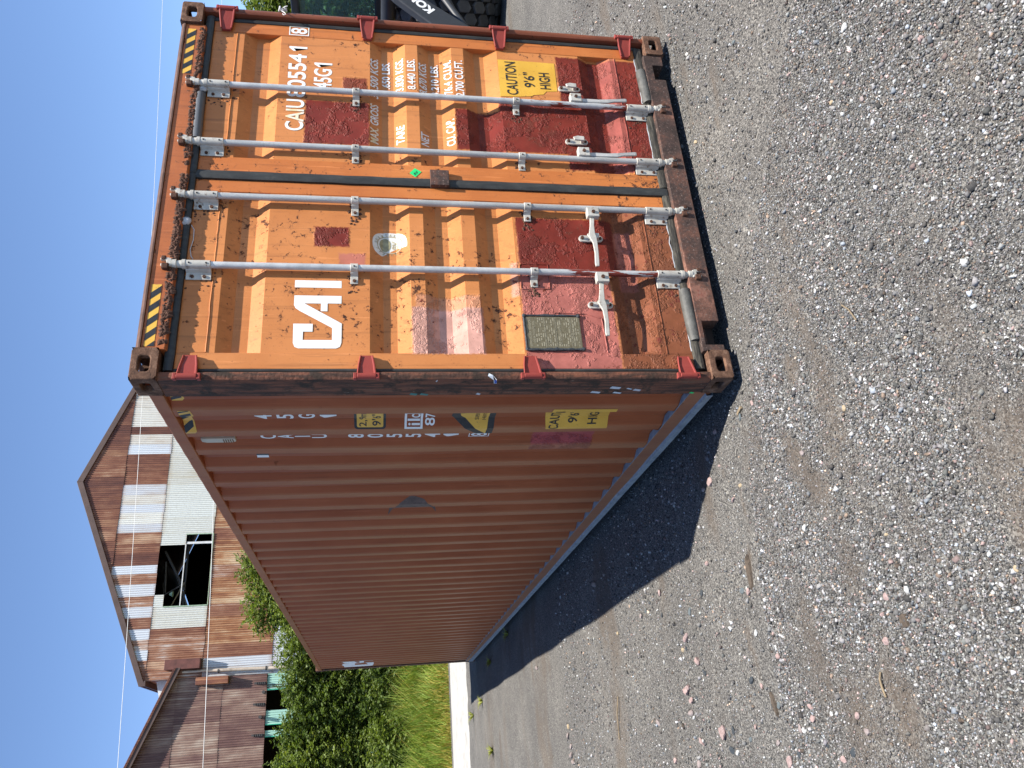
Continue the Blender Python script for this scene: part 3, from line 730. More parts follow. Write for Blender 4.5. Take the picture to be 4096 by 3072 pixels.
# ------------------------------------------------------------------ shipping container: paints
W, H, LEN = 2.438, 2.896, 12.192
ORANGE_A, ORANGE_B = (.48, .172, .052), (.64, .250, .082)
def paint(name, a, b, patches=(), rust=1.0, streak=1.0, side=False, rough=.42, grime=(.10, .045, .025)):
    M = Mat(name, rough, 0, .10 if side else .20)
    co = M.co()
    base = M.ramp(M.noise(1.7, 5, .6), [(.3, a), (.7, b)])
    # faint run-down streaks
    st = M.noise(1.0, 5, .6, vec=M.mapped((34, 34, 1.6)))
    base = M.mix(M.ma('MULTIPLY', M.mr(st, .55, .75), .42 * streak), base, grime)
    base = M.mix(M.ma('MULTIPLY', M.mr(M.noise(1.0, 4, .6, vec=M.mapped((60, 60, 2.5), (3, 5, 1))), .60, .72), .28 * streak), base, tuple(min(1, v * 1.5 + .03) for v in b))
    dv = M.n('ShaderNodeVectorMath', {0: co, 1: M.n('ShaderNodeVectorMath', {0: M.n('ShaderNodeVectorMath', {0: M.noise(55, 4, .7, out='Color'), 1: (.5, .5, .5)}, operation='SUBTRACT').outputs[0], 1: (.03, .03, .03)}, operation='MULTIPLY').outputs[0]}, operation='ADD').outputs[0]
    sp = M.n('ShaderNodeSeparateXYZ', {0: dv}).outputs
    pm = None
    for (x0, x1, z0, z1, c, amt) in patches:
        m = M.boxmask(sp[1] if side else sp[0], sp[2], x0, x1, z0, z1)
        cv = M.ramp(M.noise(9, 5, .6), [(.35, tuple(v * .8 for v in c)), (.65, tuple(min(1, v * 1.2) for v in c))])
        base = M.mix(M.ma('MULTIPLY', m, amt), base, cv)
        pm = m if pm is None else M.ma('MAXIMUM', pm, m)
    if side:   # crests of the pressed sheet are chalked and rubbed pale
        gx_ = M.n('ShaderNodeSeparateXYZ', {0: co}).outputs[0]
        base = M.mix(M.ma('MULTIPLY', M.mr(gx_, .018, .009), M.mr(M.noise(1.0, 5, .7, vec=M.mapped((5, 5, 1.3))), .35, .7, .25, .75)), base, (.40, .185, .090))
    # corroded blisters, clustered
    clus = M.noise(2.1, 3, .6, vec=M.mapped((1, 1, 1), (4, 2, 7)))
    sp1 = M.noise(26, 6, .72)
    th = M.ma('ADD', sp1, M.ma('MULTIPLY', M.ma('SUBTRACT', clus, .5), .42))
    rm = M.mr(th, .635 if rust >= 1 else .70, .675 if rust >= 1 else .76)
    sp2 = M.mr(M.noise(120, 3, .6), .665, .71)
    rm = M.ma('MAXIMUM', rm, M.ma('MULTIPLY', sp2, .40 * min(rust, 1)))
    halo = M.mr(th, .56, .70)
    rc = M.ramp(M.noise(90, 5, .7), [(.3, (.035, .018, .012)), (.5, (.10, .042, .024)), (.7, (.20, .085, .045))])
    if pm is not None:   # on primer the blisters are painted over in red
        rc = M.mix(M.ma('MULTIPLY', pm, .75), rc, (.22, .045, .03))
    base = M.mix(M.ma('MULTIPLY', halo, .35 * rust), base, (.20, .07, .035))
    base = M.mix(M.ma('MULTIPLY', rm, rust, True), base, rc)
    M.set('Base Color', base)
    M.set('Roughness', M.mr(rm, 0, 1, rough, .9))
    hh = M.ma('ADD', M.ma('MULTIPLY', rm, M.noise(110, 4, .7)), M.ma('MULTIPLY', M.noise(6, 2), .15))
    if pm is not None:
        hh = M.ma('ADD', hh, M.ma('MULTIPLY', M.ma('MULTIPLY', pm, M.mr(M.noise(7, 5, .72), .49, .57)), M.ma('MULTIPLY', M.noise(130, 5, .8), 2.2)))
    M.bump(hh, .75, .008)
    return M.m
def rustmat0(name):
    M = Mat(name, .75, 0, .35)
    f = M.ma('ADD', M.ma('MULTIPLY', M.noise(3.2, 6, .7), .75), M.ma('MULTIPLY', M.noise(45, 5, .7), .25))
    c = M.ramp(f, [(.38, (.030, .020, .016)), (.48, (.070, .042, .033)), (.55, (.13, .060, .040)), (.62, (.25, .115, .078)), (.70, (.18, .045, .03))])
    c = M.mix(M.mr(M.noise(75, 4, .7), .58, .66), c, (.22, .16, .13))
    M.set('Base Color', c); M.bump(M.noise(80, 5, .75), .6, .005)
    return M.m
RED = (.185, .028, .018); PINK = (.42, .135, .105); PALE = (.62, .33, .26); BROWNR = (.19, .062, .032)
P_LEFT = paint('door_paint_left', ORANGE_A, ORANGE_B, [
    (.785, .910, 1.937, 2.113, RED, 1), (.675, .745, 1.855, 1.985, PINK, .8), (.165, .432, 1.262, 1.622, PALE, .9), (.165, .505, 1.27, 1.60, PALE, .35),
    (.505, .715, 1.06, 1.10, PALE, .6), (.075, 1.11, .17, .56, BROWNR, .9), (.075, .66, .565, 1.055, PINK, 1), (.655, 1.01, .50, 1.050, RED, 1), (.56, .95, .40, .50, PINK, .6)])
P_RIGHT = paint('door_paint_right', ORANGE_A, ORANGE_B, [
    (1.468, 1.785, 1.832, 2.190, RED, 1), (1.885, 1.975, 1.848, 1.985, RED, .85), (1.475, 1.785, 1.06, 1.342, RED, 1), (1.36, 2.257, .175, .697, RED, 1), (1.475, 1.86, .60, 1.08, RED, 1),
    (1.36, 2.28, .31, .42, PINK, .5)])
P_FRAME = paint('door_frame_paint', (.44, .13, .036), (.60, .205, .058), rust=1.05, streak=1.3)
P_HEAD = paint('header_paint', (.33, .095, .036), (.50, .165, .055), rust=1.1, streak=1.3)
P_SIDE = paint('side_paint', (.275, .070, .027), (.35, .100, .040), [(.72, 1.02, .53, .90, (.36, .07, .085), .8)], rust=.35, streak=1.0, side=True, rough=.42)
P_SILL = rustmat0('sill_rust')
def rustmat(name, stops, sc=14, bump=.8):
    M = Mat(name, .85, 0, .3)
    f = M.ma('ADD', M.ma('MULTIPLY', M.noise(sc, 6, .7), .7), M.ma('MULTIPLY', M.noise(sc * 6, 4, .7), .3))
    M.set('Base Color', M.ramp(f, stops)); M.bump(M.noise(sc * 8, 5, .7), bump, .006)
    return M.m
CAST = rustmat('casting_rust', [(.35, (.045, .024, .016)), (.5, (.13, .065, .038)), (.62, (.24, .135, .085)), (.72, (.32, .20, .14))], 22)
KEEP = rustmat('keeper_rust', [(.35, (.035, .018, .013)), (.55, (.11, .05, .03)), (.7, (.22, .12, .08))], 40)
# the near post: old paint layers scraped lengthwise
PO = Mat('post_paint', .75, 0, .3)
f1 = PO.noise(1.0, 6, .7, vec=PO.mapped((26, 26, 3.2))); f2 = PO.noise(8, 6, .7)
pc = PO.ramp(f1, [(.32, (.030, .018, .013)), (.46, (.085, .040, .026)), (.58, (.19, .07, .038)), (.68, (.13, .08, .052)), (.78, (.27, .14, .065))])
pc = PO.mix(PO.mr(f2, .50, .60), pc, (.040, .025, .017))
pc = PO.mix(PO.mr(PO.noise(1, 5, .7, vec=PO.mapped((70, 70, 9), (2, 7, 3))), .68, .72), pc, (.34, .28, .20))
PO.set('Base Color', pc); PO.bump(PO.ma('ADD', f2, PO.noise(60, 5)), .7, .006)
POST = PO.m
ZINC = Mat('galvanised_rod', .45, .25, .5)
ZINC.set('Base Color', ZINC.mix(ZINC.mr(ZINC.noise(9, 5, .7), .60, .74), ZINC.ramp(ZINC.noise(1.0, 5, .65, vec=ZINC.mapped((40, 40, 6))), [(.3, (.36, .355, .335)), (.7, (.56, .55, .52))]), (.26, .19, .12)))
ZINC.bump(ZINC.noise(90, 4), .25, .003)
ZINC2 = Mat('galvanised_rod_smeared', .45, .2, .5)
zz = ZINC2.n('ShaderNodeSeparateXYZ', {0: ZINC2.co()}).outputs[2]
smear = ZINC2.ma('MULTIPLY', ZINC2.mr(ZINC2.ma('ADD', ZINC2.noise(1.0, 5, .65, vec=ZINC2.mapped((30, 30, 3))), ZINC2.mr(zz, 1.1, .75, -.14, .08)), .61, .625), 1)
ZINC2.set('Base Color', ZINC2.mix(smear, ZINC2.ramp(ZINC2.noise(12, 5, .65), [(.3, (.40, .40, .39)), (.7, (.62, .62, .60))]), (.20, .032, .02)))
ZINC = ZINC.m; ZINC2 = ZINC2.m
CREAM = Mat('bracket_zinc', .5, .1, .5)
CREAM.set('Base Color', CREAM.mix(CREAM.mr(CREAM.noise(28, 5, .7), .57, .70), CREAM.ramp(CREAM.noise(15, 4), [(.3, (.40, .375, .32)), (.7, (.58, .55, .48))]), (.17, .095, .05)))
CREAM = CREAM.m
HINGE = paint('hinge_red', (.22, .035, .028), (.33, .065, .05), rust=.8, streak=.2, rough=.5)
RUBB = Mat('rubber_seal', .62, 0, .4)
RUBB.set('Base Color', RUBB.ramp(RUBB.noise(1.0, 5, .7, vec=RUBB.mapped((30, 30, 8))), [(.3, (.018, .019, .019)), (.6, (.038, .040, .038)), (.8, (.075, .075, .068))]))
RUBB.bump(RUBB.noise(20, 4), .25, .006); RUBB = RUBB.m
RUBB_OLD = Mat('weathered_seal', .8, 0, .3)
RUBB_OLD.set('Base Color', RUBB_OLD.ramp(RUBB_OLD.noise(1.0, 6, .7, vec=RUBB_OLD.mapped((8, 60, 60))), [(.3, (.016, .015, .013)), (.5, (.05, .045, .036)), (.75, (.17, .15, .11))]))
RUBB_OLD.bump(RUBB_OLD.noise(1, 4, vec=RUBB_OLD.mapped((10, 90, 90))), .6, .006); RUBB_OLD = RUBB_OLD.m
WHITE = Mat('white_vinyl', .5, 0, .4)
wf = WHITE.mr(WHITE.noise(60, 4, .7), .69, .72)
WHITE.set('Base Color', WHITE.mix(WHITE.ma('MULTIPLY', wf, .9), (.80, .80, .77), (.40, .22, .12))); WHITE = WHITE.m
WHITE_Y = Mat('yellowed_vinyl', .5, 0, .4)
WHITE_Y.set('Base Color', WHITE_Y.mix(WHITE_Y.mr(WHITE_Y.noise(7, 5, .7), .52, .68), (.80, .80, .76), (.76, .62, .34))); WHITE_Y = WHITE_Y.m
YEL = Mat('caution_yellow', .45, 0, .45)
YEL.set('Base Color', YEL.mix(YEL.mr(YEL.noise(30, 5, .7), .62, .72), YEL.ramp(YEL.noise(5, 4), [(.3, (.62, .33, .035)), (.7, (.78, .45, .06))]), (.25, .12, .04)))
YEL = YEL.m
BLK = flat('black_vinyl', (.018, .019, .022), .5, var=.4, vscale=40)
DUST = rustmat('dusty_ledge', [(.3, (.16, .17, .18)), (.5, (.30, .31, .32)), (.7, (.42, .42, .41))], 12, .7)
BRASS = Mat('consolidated_data_plate', .55, .3, .4)
BRASS.set('Base Color', BRASS.ramp(BRASS.noise(60, 5, .7), [(.3, (.12, .10, .055)), (.7, (.22, .19, .12))])); BRASS = BRASS.m
PLATE_TXT = flat('plate_etching', (.30, .265, .18), .5, var=.2)
GREENS = flat('green_sticker', (.02, .62, .17), .4, var=.1)
SEALANT = flat('grey_sealant', (.045, .05, .055), .5, var=.4, vscale=60, bump=.5)
DARKIN = flat('dark_interior', (.03, .022, .018), .95)

# ------------------------------------------------------------------ shipping container: body
CT = thing('shipping_container', 'rusty orange high-cube shipping container standing on the gravel', 'shipping container')

def casting(x0, y0, z0, sx, sy):
    """corner casting whose outer corner is (x0,y0); sx, sy point inwards"""
    a, b, h = .162, .178, .118
    x1, y1 = x0 + sx * a, y0 + sy * b
    mb = MB()
    xm, ym, zm = (x0 + x1) / 2, (y0 + y1) / 2, z0 + h / 2
    mb.holed((xm, y0, zm), (1, 0, 0), (0, 0, 1), (0, sy, 0), .040, .0255, 0, 0, a / 2, h / 2, .03)
    mb.holed((x0, ym, zm), (0, 1, 0), (0, 0, 1), (sx, 0, 0), .040, .0255, 0, 0, b / 2, h / 2, .03)
    mb.holed((xm, ym, z0 if z0 < 1 else z0 + h), (1, 0, 0), (0, 1, 0), (0, 0, 1 if z0 < 1 else -1), .032, .062, 0, 0, a / 2, b / 2, .028)
    zc = z0 + h if z0 < 1 else z0
    mb.add([(x0, y0, zc), (x1, y0, zc), (x1, y1, zc), (x0, y1, zc)], [(0, 1, 2, 3)])
    mb.add([(x1, y0, z0), (x1, y1, z0), (x1, y1, z0 + h), (x1, y0, z0 + h)], [(0, 1, 2, 3)])
    mb.add([(x0, y1, z0), (x1, y1, z0), (x1, y1, z0 + h), (x0, y1, z0 + h)], [(0, 1, 2, 3)])
    vs = {}; rem = []
    for p in mb.v:
        k = tuple(round(c, 5) for c in p)
        rem.append(vs.setdefault(k, len(vs)))
    m2 = MB(); m2.v = list(vs.keys()); m2.f = [tuple(dict.fromkeys(rem[i] for i in f)) for f in mb.f]
    m2.f = [f for f in m2.f if len(f) > 2]
    o = obj('corner_casting', m2, CAST, CT)
    bv = o.modifiers.new('bevel', 'BEVEL'); bv.width = .007; bv.segments = 3; bv.limit_method = 'ANGLE'; bv.angle_limit = R(60)
for x0, sx in ((0, 1), (W, -1)):
    for y0, sy in ((0, 1), (LEN, -1)):
        for z0 in (0, H - .118):
            casting(x0, y0, z0, sx, sy)

def post(x0, sx, y0, sy, mat):
    P = [(.050, .075), (.047, .024), (.040, .018), (.020, .017), (.008, .024), (.004, .040), (.004, .196), (.030, .198), (.052, .150), (.060, .11), (.060, .08)]
    obj('corner_post', MB().prism([(x0 + sx * a, y0 + sy * b) for a, b in P], 'z', .1175, H - .1175), mat, CT, 40)
post(0, 1, 0, 1, POST); post(W, -1, 0, 1, paint('post_paint_right', (.13, .042, .024), (.25, .075, .038), rust=1.2))
post(0, 1, LEN, -1, POST); post(W, -1, LEN, -1, POST)

# header with turned roof lip, sill with fork notches
obj('door_header', MB().prism([(.020, 2.760), (.019, 2.862), (.030, 2.878), (.060, 2.884), (.14, 2.884), (.14, 2.747), (.05, 2.747)], 'x', .1625, W - .1625), P_HEAD, CT, 30, bevel=.003)
obj('header_lip', MB().prism([(.012, 2.866), (.012, 2.8735), (.026, 2.8885), (.13, 2.8905), (.13, 2.886), (.028, 2.882), (.0165, 2.868)], 'x', .1635, W - .1635), flat('lip_dark', (.10, .05, .035), .8, var=.4, vscale=20), CT)
sp = [(.1625, .015), (.200, .015), (.200, .112), (.342, .112), (.342, .015), (2.072, .015), (2.072, .085), (2.192, .085), (2.192, .015), (W - .1625, .015), (W - .1625, .136), (.1625, .136)]
obj('door_sill', MB().prism(sp, 'y', .013, .10), P_SILL, CT, bevel=.003)
obj('sill_plate', MB().box(.1635, W - .1635, .10, .17, .06, .150), P_SILL, CT)
for a, b, zt in ((.198, .346, .114), (2.068, 2.196, .087)):
    mb = MB(); mb.box(a, b, .101, .104, .02, zt); obj('notch_back', mb, DARKIN, CT)

# long sides, roof, far end, floor
O0, PIT = .364, .278
def side_profile():
    pts = [(.036, .190), (.036, .296)]
    y = O0; k = 0
    while y + PIT < LEN - .24:
        pts += [(.008, y), (.008, y + .072), (.044, y + .140), (.044, y + .210)]
        y += PIT
    pts += [(.008, y), (.008, y + .072), (.036, y + .13), (.036, LEN - .19)]
    return pts
SP = side_profile()
SPY = np.array([p[1] for p in SP]); SPX = np.array([p[0] for p in SP])
def sx_at(y): return float(np.interp(y, SPY, SPX))
def sheet_side(xf):
    mb = MB()
    segs = 1
    mb.strip([(xf(a), b) for a, b in SP], 'z', .172, 2.792, 8)
    return mb
def dent(mb, s):
    # small handling dents low on the panel
    out = []
    for x, y, z in mb.v:
        d = .006 * (mnoise.noise(Vector((y * 1.3, z * 1.1, 3))) ) + .010 * max(0, mnoise.noise(Vector((y * 2.1, z * 2.3, 9)))) * max(0, 1 - z / 1.1)
        out.append((x + s * d, y, z))
    mb.v = out; return mb
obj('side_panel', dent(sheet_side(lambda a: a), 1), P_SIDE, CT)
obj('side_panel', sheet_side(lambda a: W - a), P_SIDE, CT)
for s in (0, 1):
    q = (lambda a: a) if s == 0 else (lambda a: W - a)
    obj('top_rail', MB().prism([(q(.002), 2.786), (q(.002), 2.850), (q(.06), 2.852), (q(.06), 2.786)], 'y', .1785, LEN - .1785), P_SIDE, CT, bevel=.004)
    obj('bottom_rail', MB().prism([(q(.003), .058), (q(.003), .168), (q(.060), .170), (q(.060), .058)], 'y', .1785, LEN - .1785), paint('bottom_rail_paint', (.22, .075, .045), (.34, .12, .07), rust=.5, streak=.5, side=True), CT, bevel=.003)
    # dusty ledge where the pressed sheet meets the rail, and the scraped lower flange
    led = [(q(.0035), SPY[0])] + [(q(p[0] - .0015), p[1]) for p in SP] + [(q(.0035), SPY[-1])]
    obj('rail_ledge', MB().prism(led, 'z', .1705, .1735), DUST, CT)
    fl = MB(); yy = np.linspace(.19, LEN - .19, 60)
    for k, y in enumerate(yy):
        wv = .004 * mnoise.noise(Vector((y * 1.7, 3, 0))); hz = .006 * mnoise.noise(Vector((y * 2.3, 8, 0)))
        ex = .03 * max(0, (y - 7.5) / 4.5)
        fl.v += [(q(-.010 + wv), float(y), .045), (q(-.012 + wv), float(y), .082 + hz + ex), (q(.004), float(y), .088 + hz + ex), (q(.02), float(y), .045)]
    for k in range(len(yy) - 1):
        fl.f += [(4 * k + i, 4 * k + (i + 1) % 4, 4 * k + 4 + (i + 1) % 4, 4 * k + 4 + i) for i in range(4)]
    obj('rail_flange', fl, DUST, CT, 40)
rp = []
for k in range(int((LEN - .36) / .21)):
    y = .18 + k * .21
    rp += [(y, 2.880), (y + .10, 2.880), (y + .13, 2.862), (y + .18, 2.862)]
obj('roof_panel', MB().strip(rp + [(LEN - .18, 2.880)], 'x', .05, W - .05), P_SIDE, CT)
obj('roof_edge', MB().box(.03, .07, .16, LEN - .16, 2.853, 2.866), P_SIDE, CT)
obj('roof_edge', MB().box(W - .07, W - .03, .16, LEN - .16, 2.853, 2.866), P_SIDE, CT)
obj('end_wall', MB().box(.02, W - .02, LEN - .06, LEN - .02, .15, 2.80), P_SIDE, CT)
obj('floor_frame', MB().box(.07, W - .07, .18, LEN - .18, .12, .168), DARKIN, CT)

# ------------------------------------------------------------------ doors
PLN, DEP = .060, .036
REC = [(2.549, 2.482, 2.409, 2.342), (1.831, 1.764, 1.695, 1.624), (1.551, 1.484, 1.418, 1.346), (1.273, 1.206, 1.145, 1.065), (.552, .485, .420, .345)]
DPROF = [(2.588, PLN)]
for a, b, c, d in REC: DPROF += [(a, PLN), (b, PLN + DEP), (c, PLN + DEP), (d, PLN)]
DPROF.append((.316, PLN))
DZ = np.array([p[0] for p in DPROF][::-1]); DY = np.array([p[1] for p in DPROF][::-1])
def dy_at(z): return float(np.interp(z, DZ, DY, left=PLN - .002, right=PLN - .002))
DFOLD = sorted(p[0] for p in DPROF)

def door(name, x0, xa, xb, x1, mat, lab):
    """x0-x1 the leaf, xa-xb the pressed panel between its stiles"""
    mb = MB().strip([(p[1], p[0]) for p in DPROF], 'x', xa - .004, xb + .004, 6)
    for i, (x, y, z) in enumerate(mb.v):
        if xa + .02 < x < xb - .02: mb.v[i] = (x, y + .003 * mnoise.noise(Vector((x * 2.2, z * 1.7, 5))), z)
    d = obj('door_panel', mb, mat, CT, label=lab)
    obj('stile', MB().box(x0, xa, PLN - .003, PLN + .045, .176, 2.722), P_FRAME if name == 'r' else mat, d, bevel=.004)
    obj('stile', MB().box(xb, x1, PLN - .003, PLN + .045, .176, 2.722), P_FRAME, d, bevel=.004)
    obj('frame_rail', MB().box(xa, xb, PLN - .001, PLN + .045, 2.590, 2.722), mat, d, bevel=.003)
    obj('frame_rail', MB().box(xa, xb, PLN - .001, PLN + .045, .176, .314), mat, d, bevel=.003)
    # welds
    for z in (2.589, .315):
        pts = [(x, PLN - .0015 + .001 * mnoise.noise(Vector((x * 40, z, 1))), z + .002 * mnoise.noise(Vector((x * 20, 7, z)))) for x in np.linspace(xa + .002, xb - .002, 40)]
        obj('weld_bead', MB().tube(pts, .0032, 5), mat, d, 60)
    return d
DL = door('l', .080, .166, 1.112, 1.190, P_LEFT, 'left door leaf with the large white letters and the data plate')
DR = door('r', 1.245, 1.345, 2.276, 2.360, P_RIGHT, 'right door leaf with the weight table and red primer patches')

def wavy(x0, x1, y0, y1, z0, z1, along, amp, seed, n=40):
    mb = MB()
    for k in range(n + 1):
        t = k / n
        if along == 'x':
            x = x0 + (x1 - x0) * t; e = amp * mnoise.noise(Vector((x * 9, seed, 0))); e2 = amp * mnoise.noise(Vector((x * 9, seed + 9, 0)))
            mb.v += [(x, y0 + .006, z0 + e), (x, y0, z0 + (z1 - z0) * .35 + e), (x, y0 + .002, z0 + (z1 - z0) * .7 + e2), (x, y0 + .008, z1 + e2), (x, y1, z1), (x, y1, z0)]
        else:
            z = z0 + (z1 - z0) * t; e = amp * mnoise.noise(Vector((z * 9, seed, 0))); e2 = amp * mnoise.noise(Vector((z * 9, seed + 9, 0)))
            mb.v += [(x0 + e, y0 + .006, z), (x0 + (x1 - x0) * .35 + e, y0, z), (x0 + (x1 - x0) * .7 + e2, y0 + .002, z), (x1 + e2, y0 + .008, z), (x1, y1, z), (x0, y1, z)]
    for k in range(n):
        mb.f += [(6 * k + i, 6 * k + (i + 1) % 6, 6 * k + 6 + (i + 1) % 6, 6 * k + 6 + i) for i in range(6)]
    mb.f += [tuple(range(6)), tuple(range(6 * n, 6 * n + 6))]
    return mb
obj('door_seal', wavy(.064, 1.215, .036, .10, 2.721, 2.764, 'x', .003, 1), RUBB, DL, 40)
obj('door_seal', wavy(1.216, W - .064, .034, .10, 2.721, 2.764, 'x', .003, 2), RUBB, DR, 40)
obj('door_seal', wavy(.062, .082, .052, .10, .16, 2.73, 'z', .002, 3), RUBB, DL, 40)
obj('door_seal', wavy(2.356, 2.385, .046, .10, .16, 2.73, 'z', .003, 4), RUBB, DR, 40)
obj('door_seal', wavy(1.190, 1.244, .040, .10, .142, 2.728, 'z', .003, 5, 60), RUBB, DR, 40, label='black rubber seal overlapping between the two doors')
obj('door_seal', wavy(.075, 1.188, .040, .10, .130, .178, 'x', .005, 6, 60), RUBB_OLD, DL, 40, label='perished grey seal along the foot of the left door')
obj('door_seal', wavy(1.246, 2.362, .040, .10, .128, .180, 'x', .005, 7, 60), RUBB_OLD, DR, 40, label='perished grey seal along the foot of the right door')
# replaced lengths of seal, rounder and darker
def sleeve(x0, x1, z, d):
    pts = [(x, .050 + .004 * math.sin(9 * x), z + .008 * math.sin(5 * (x - x0))) for x in np.linspace(x0, x1, 10)]
    obj('seal_patch', MB().tube(pts, [.031] + [.033] * 8 + [.031], 14), flat('seal_patch_rubber', (.085, .082, .072), .6, var=.35, vscale=20, bump=.3), d, 50)
sleeve(.240, .548, .150, DL); sleeve(1.898, 2.166, .148, DR)
obj('seal_patch', MB().tube([(x, .040, 2.742 + .003 * math.sin(8 * x)) for x in np.linspace(1.44, 1.76, 10)], .026, 12), flat('grey_seal_tube', (.10, .105, .11), .5, var=.2), DR, 50)
# torn sealant skin along the lower seal
for x0, x1, d in ((.18, .60, DL), (.70, 1.02, DL), (1.9, 2.28, DR), (1.40, 1.80, DR)):
    pts = [(x, .054 + .004 * mnoise.noise(Vector((x * 30, 4, 2))), .181 + .008 * mnoise.noise(Vector((x * 18, 1, 8)))) for x in np.linspace(x0, x1, 40)]
    obj('sealant_bead', MB().tube(pts, [.0035 + .002 * abs(mnoise.noise(Vector((p[0] * 40, 2, 2)))) for p in pts], 6), DUST, d, 60)
for px_, pz_, d in ((.905, 2.745, DL), (1.805, 2.742, DR)):
    mb = MB()
    bm = bmesh.new(); bmesh.ops.create_icosphere(bm, subdivisions=2, radius=.024)
    for v in bm.verts: v.co *= 1 + .3 * mnoise.noise(v.co * 60)
    bm.verts.index_update()
    mb.add([(v.co.x * 1.1 + px_, v.co.y * .55 + .040, v.co.z * 1.3 + pz_) for v in bm.verts], [tuple(v.index for v in f.verts) for f in bm.faces]); bm.free()
    obj('sealant_blob', mb, flat('white_sealant', (.40, .41, .42), .5, var=.3, vscale=50), d, 60)
obj('sealant_bead', MB().tube([(.885, .046, 2.715), (.860, .050, 2.700), (.80, .050, 2.698), (.74, .050, 2.708), (.70, .051, 2.700), (.685, .052, 2.690)], .0022, 5), flat('pale_thread', (.55, .55, .54), .6), DL, 60)

# rusty crust bulging from under the header and round the brackets
def crust(x0, x1, z0, z1, y, d, n, seed, r=(.006, .016), mat=KEEP):
    rr = random.Random(seed); mb = MB()
    for k in range(n):
        cx, cz = rr.uniform(x0, x1), rr.uniform(z0, z1); q = rr.uniform(*r)
        pts = []
        m = 7
        vs = [(cx, y - q * .35, cz)]
        for i in range(m):
            a = 2 * math.pi * i / m + rr.random(); t = q * rr.uniform(.6, 1.25)
            vs.append((cx + math.cos(a) * t, y + .002, cz + math.sin(a) * t))
        mb.add(vs, [(0, 1 + i, 1 + (i + 1) % m) for i in range(m)])
    o = obj('rust_crust', mb, mat, d); o['kind'] = 'stuff'
crust(.19, 1.18, 2.760, 2.790, .020, CT, 420, 1, (.006, .020)); crust(1.25, 2.25, 2.760, 2.786, .020, CT, 330, 2, (.006, .018))

# ------------------------------------------------------------------ hinges
for z in (2.650, 1.846, 1.045, .242):
    for s in (0, 1):
        q = (lambda a: a) if s == 0 else (lambda a: W - a)
        d = DL if s == 0 else DR
        e = .145 if s == 0 else .160
        mb = MB()
        # tapering blade with raised rims
        mb.add([(q(.022), .012, z - .040), (q(e), .040, z - .026), (q(e), .040, z + .026), (q(.022), .012, z + .040), (q(.022), .040, z - .040), (q(e), .058, z - .026), (q(e), .058, z + .026), (q(.022), .040, z + .040)],
               [(0, 1, 2, 3), (4, 7, 6, 5), (0, 4, 5, 1), (1, 5, 6, 2), (2, 6, 7, 3), (3, 7, 4, 0)])
        h = obj('hinge', mb, HINGE, d, bevel=.004)
        for t in (-1, 1):
            obj('hinge_rim', MB().tube([(q(.030), .010, z + t * .040), (q(.085), .026, z + t * .035), (q(e - .006), .036, z + t * .027)], [.006, .006, .005], 6), HINGE, d, 60)
        obj('hinge_knuckle', MB().cyl((q(.020), .014, z - .044), (q(.020), .014, z + .044), .0155, n=16), HINGE, d, 40, bevel=.002)
        for t in (-1, 1):
            obj('hinge_lug', MB().prism([(q(.004), .004), (q(.034), .002), (q(.036), .030), (q(.006), .034)], 'z', z + t * .053 - .008, z + t * .053 + .008), HINGE, d, bevel=.003)

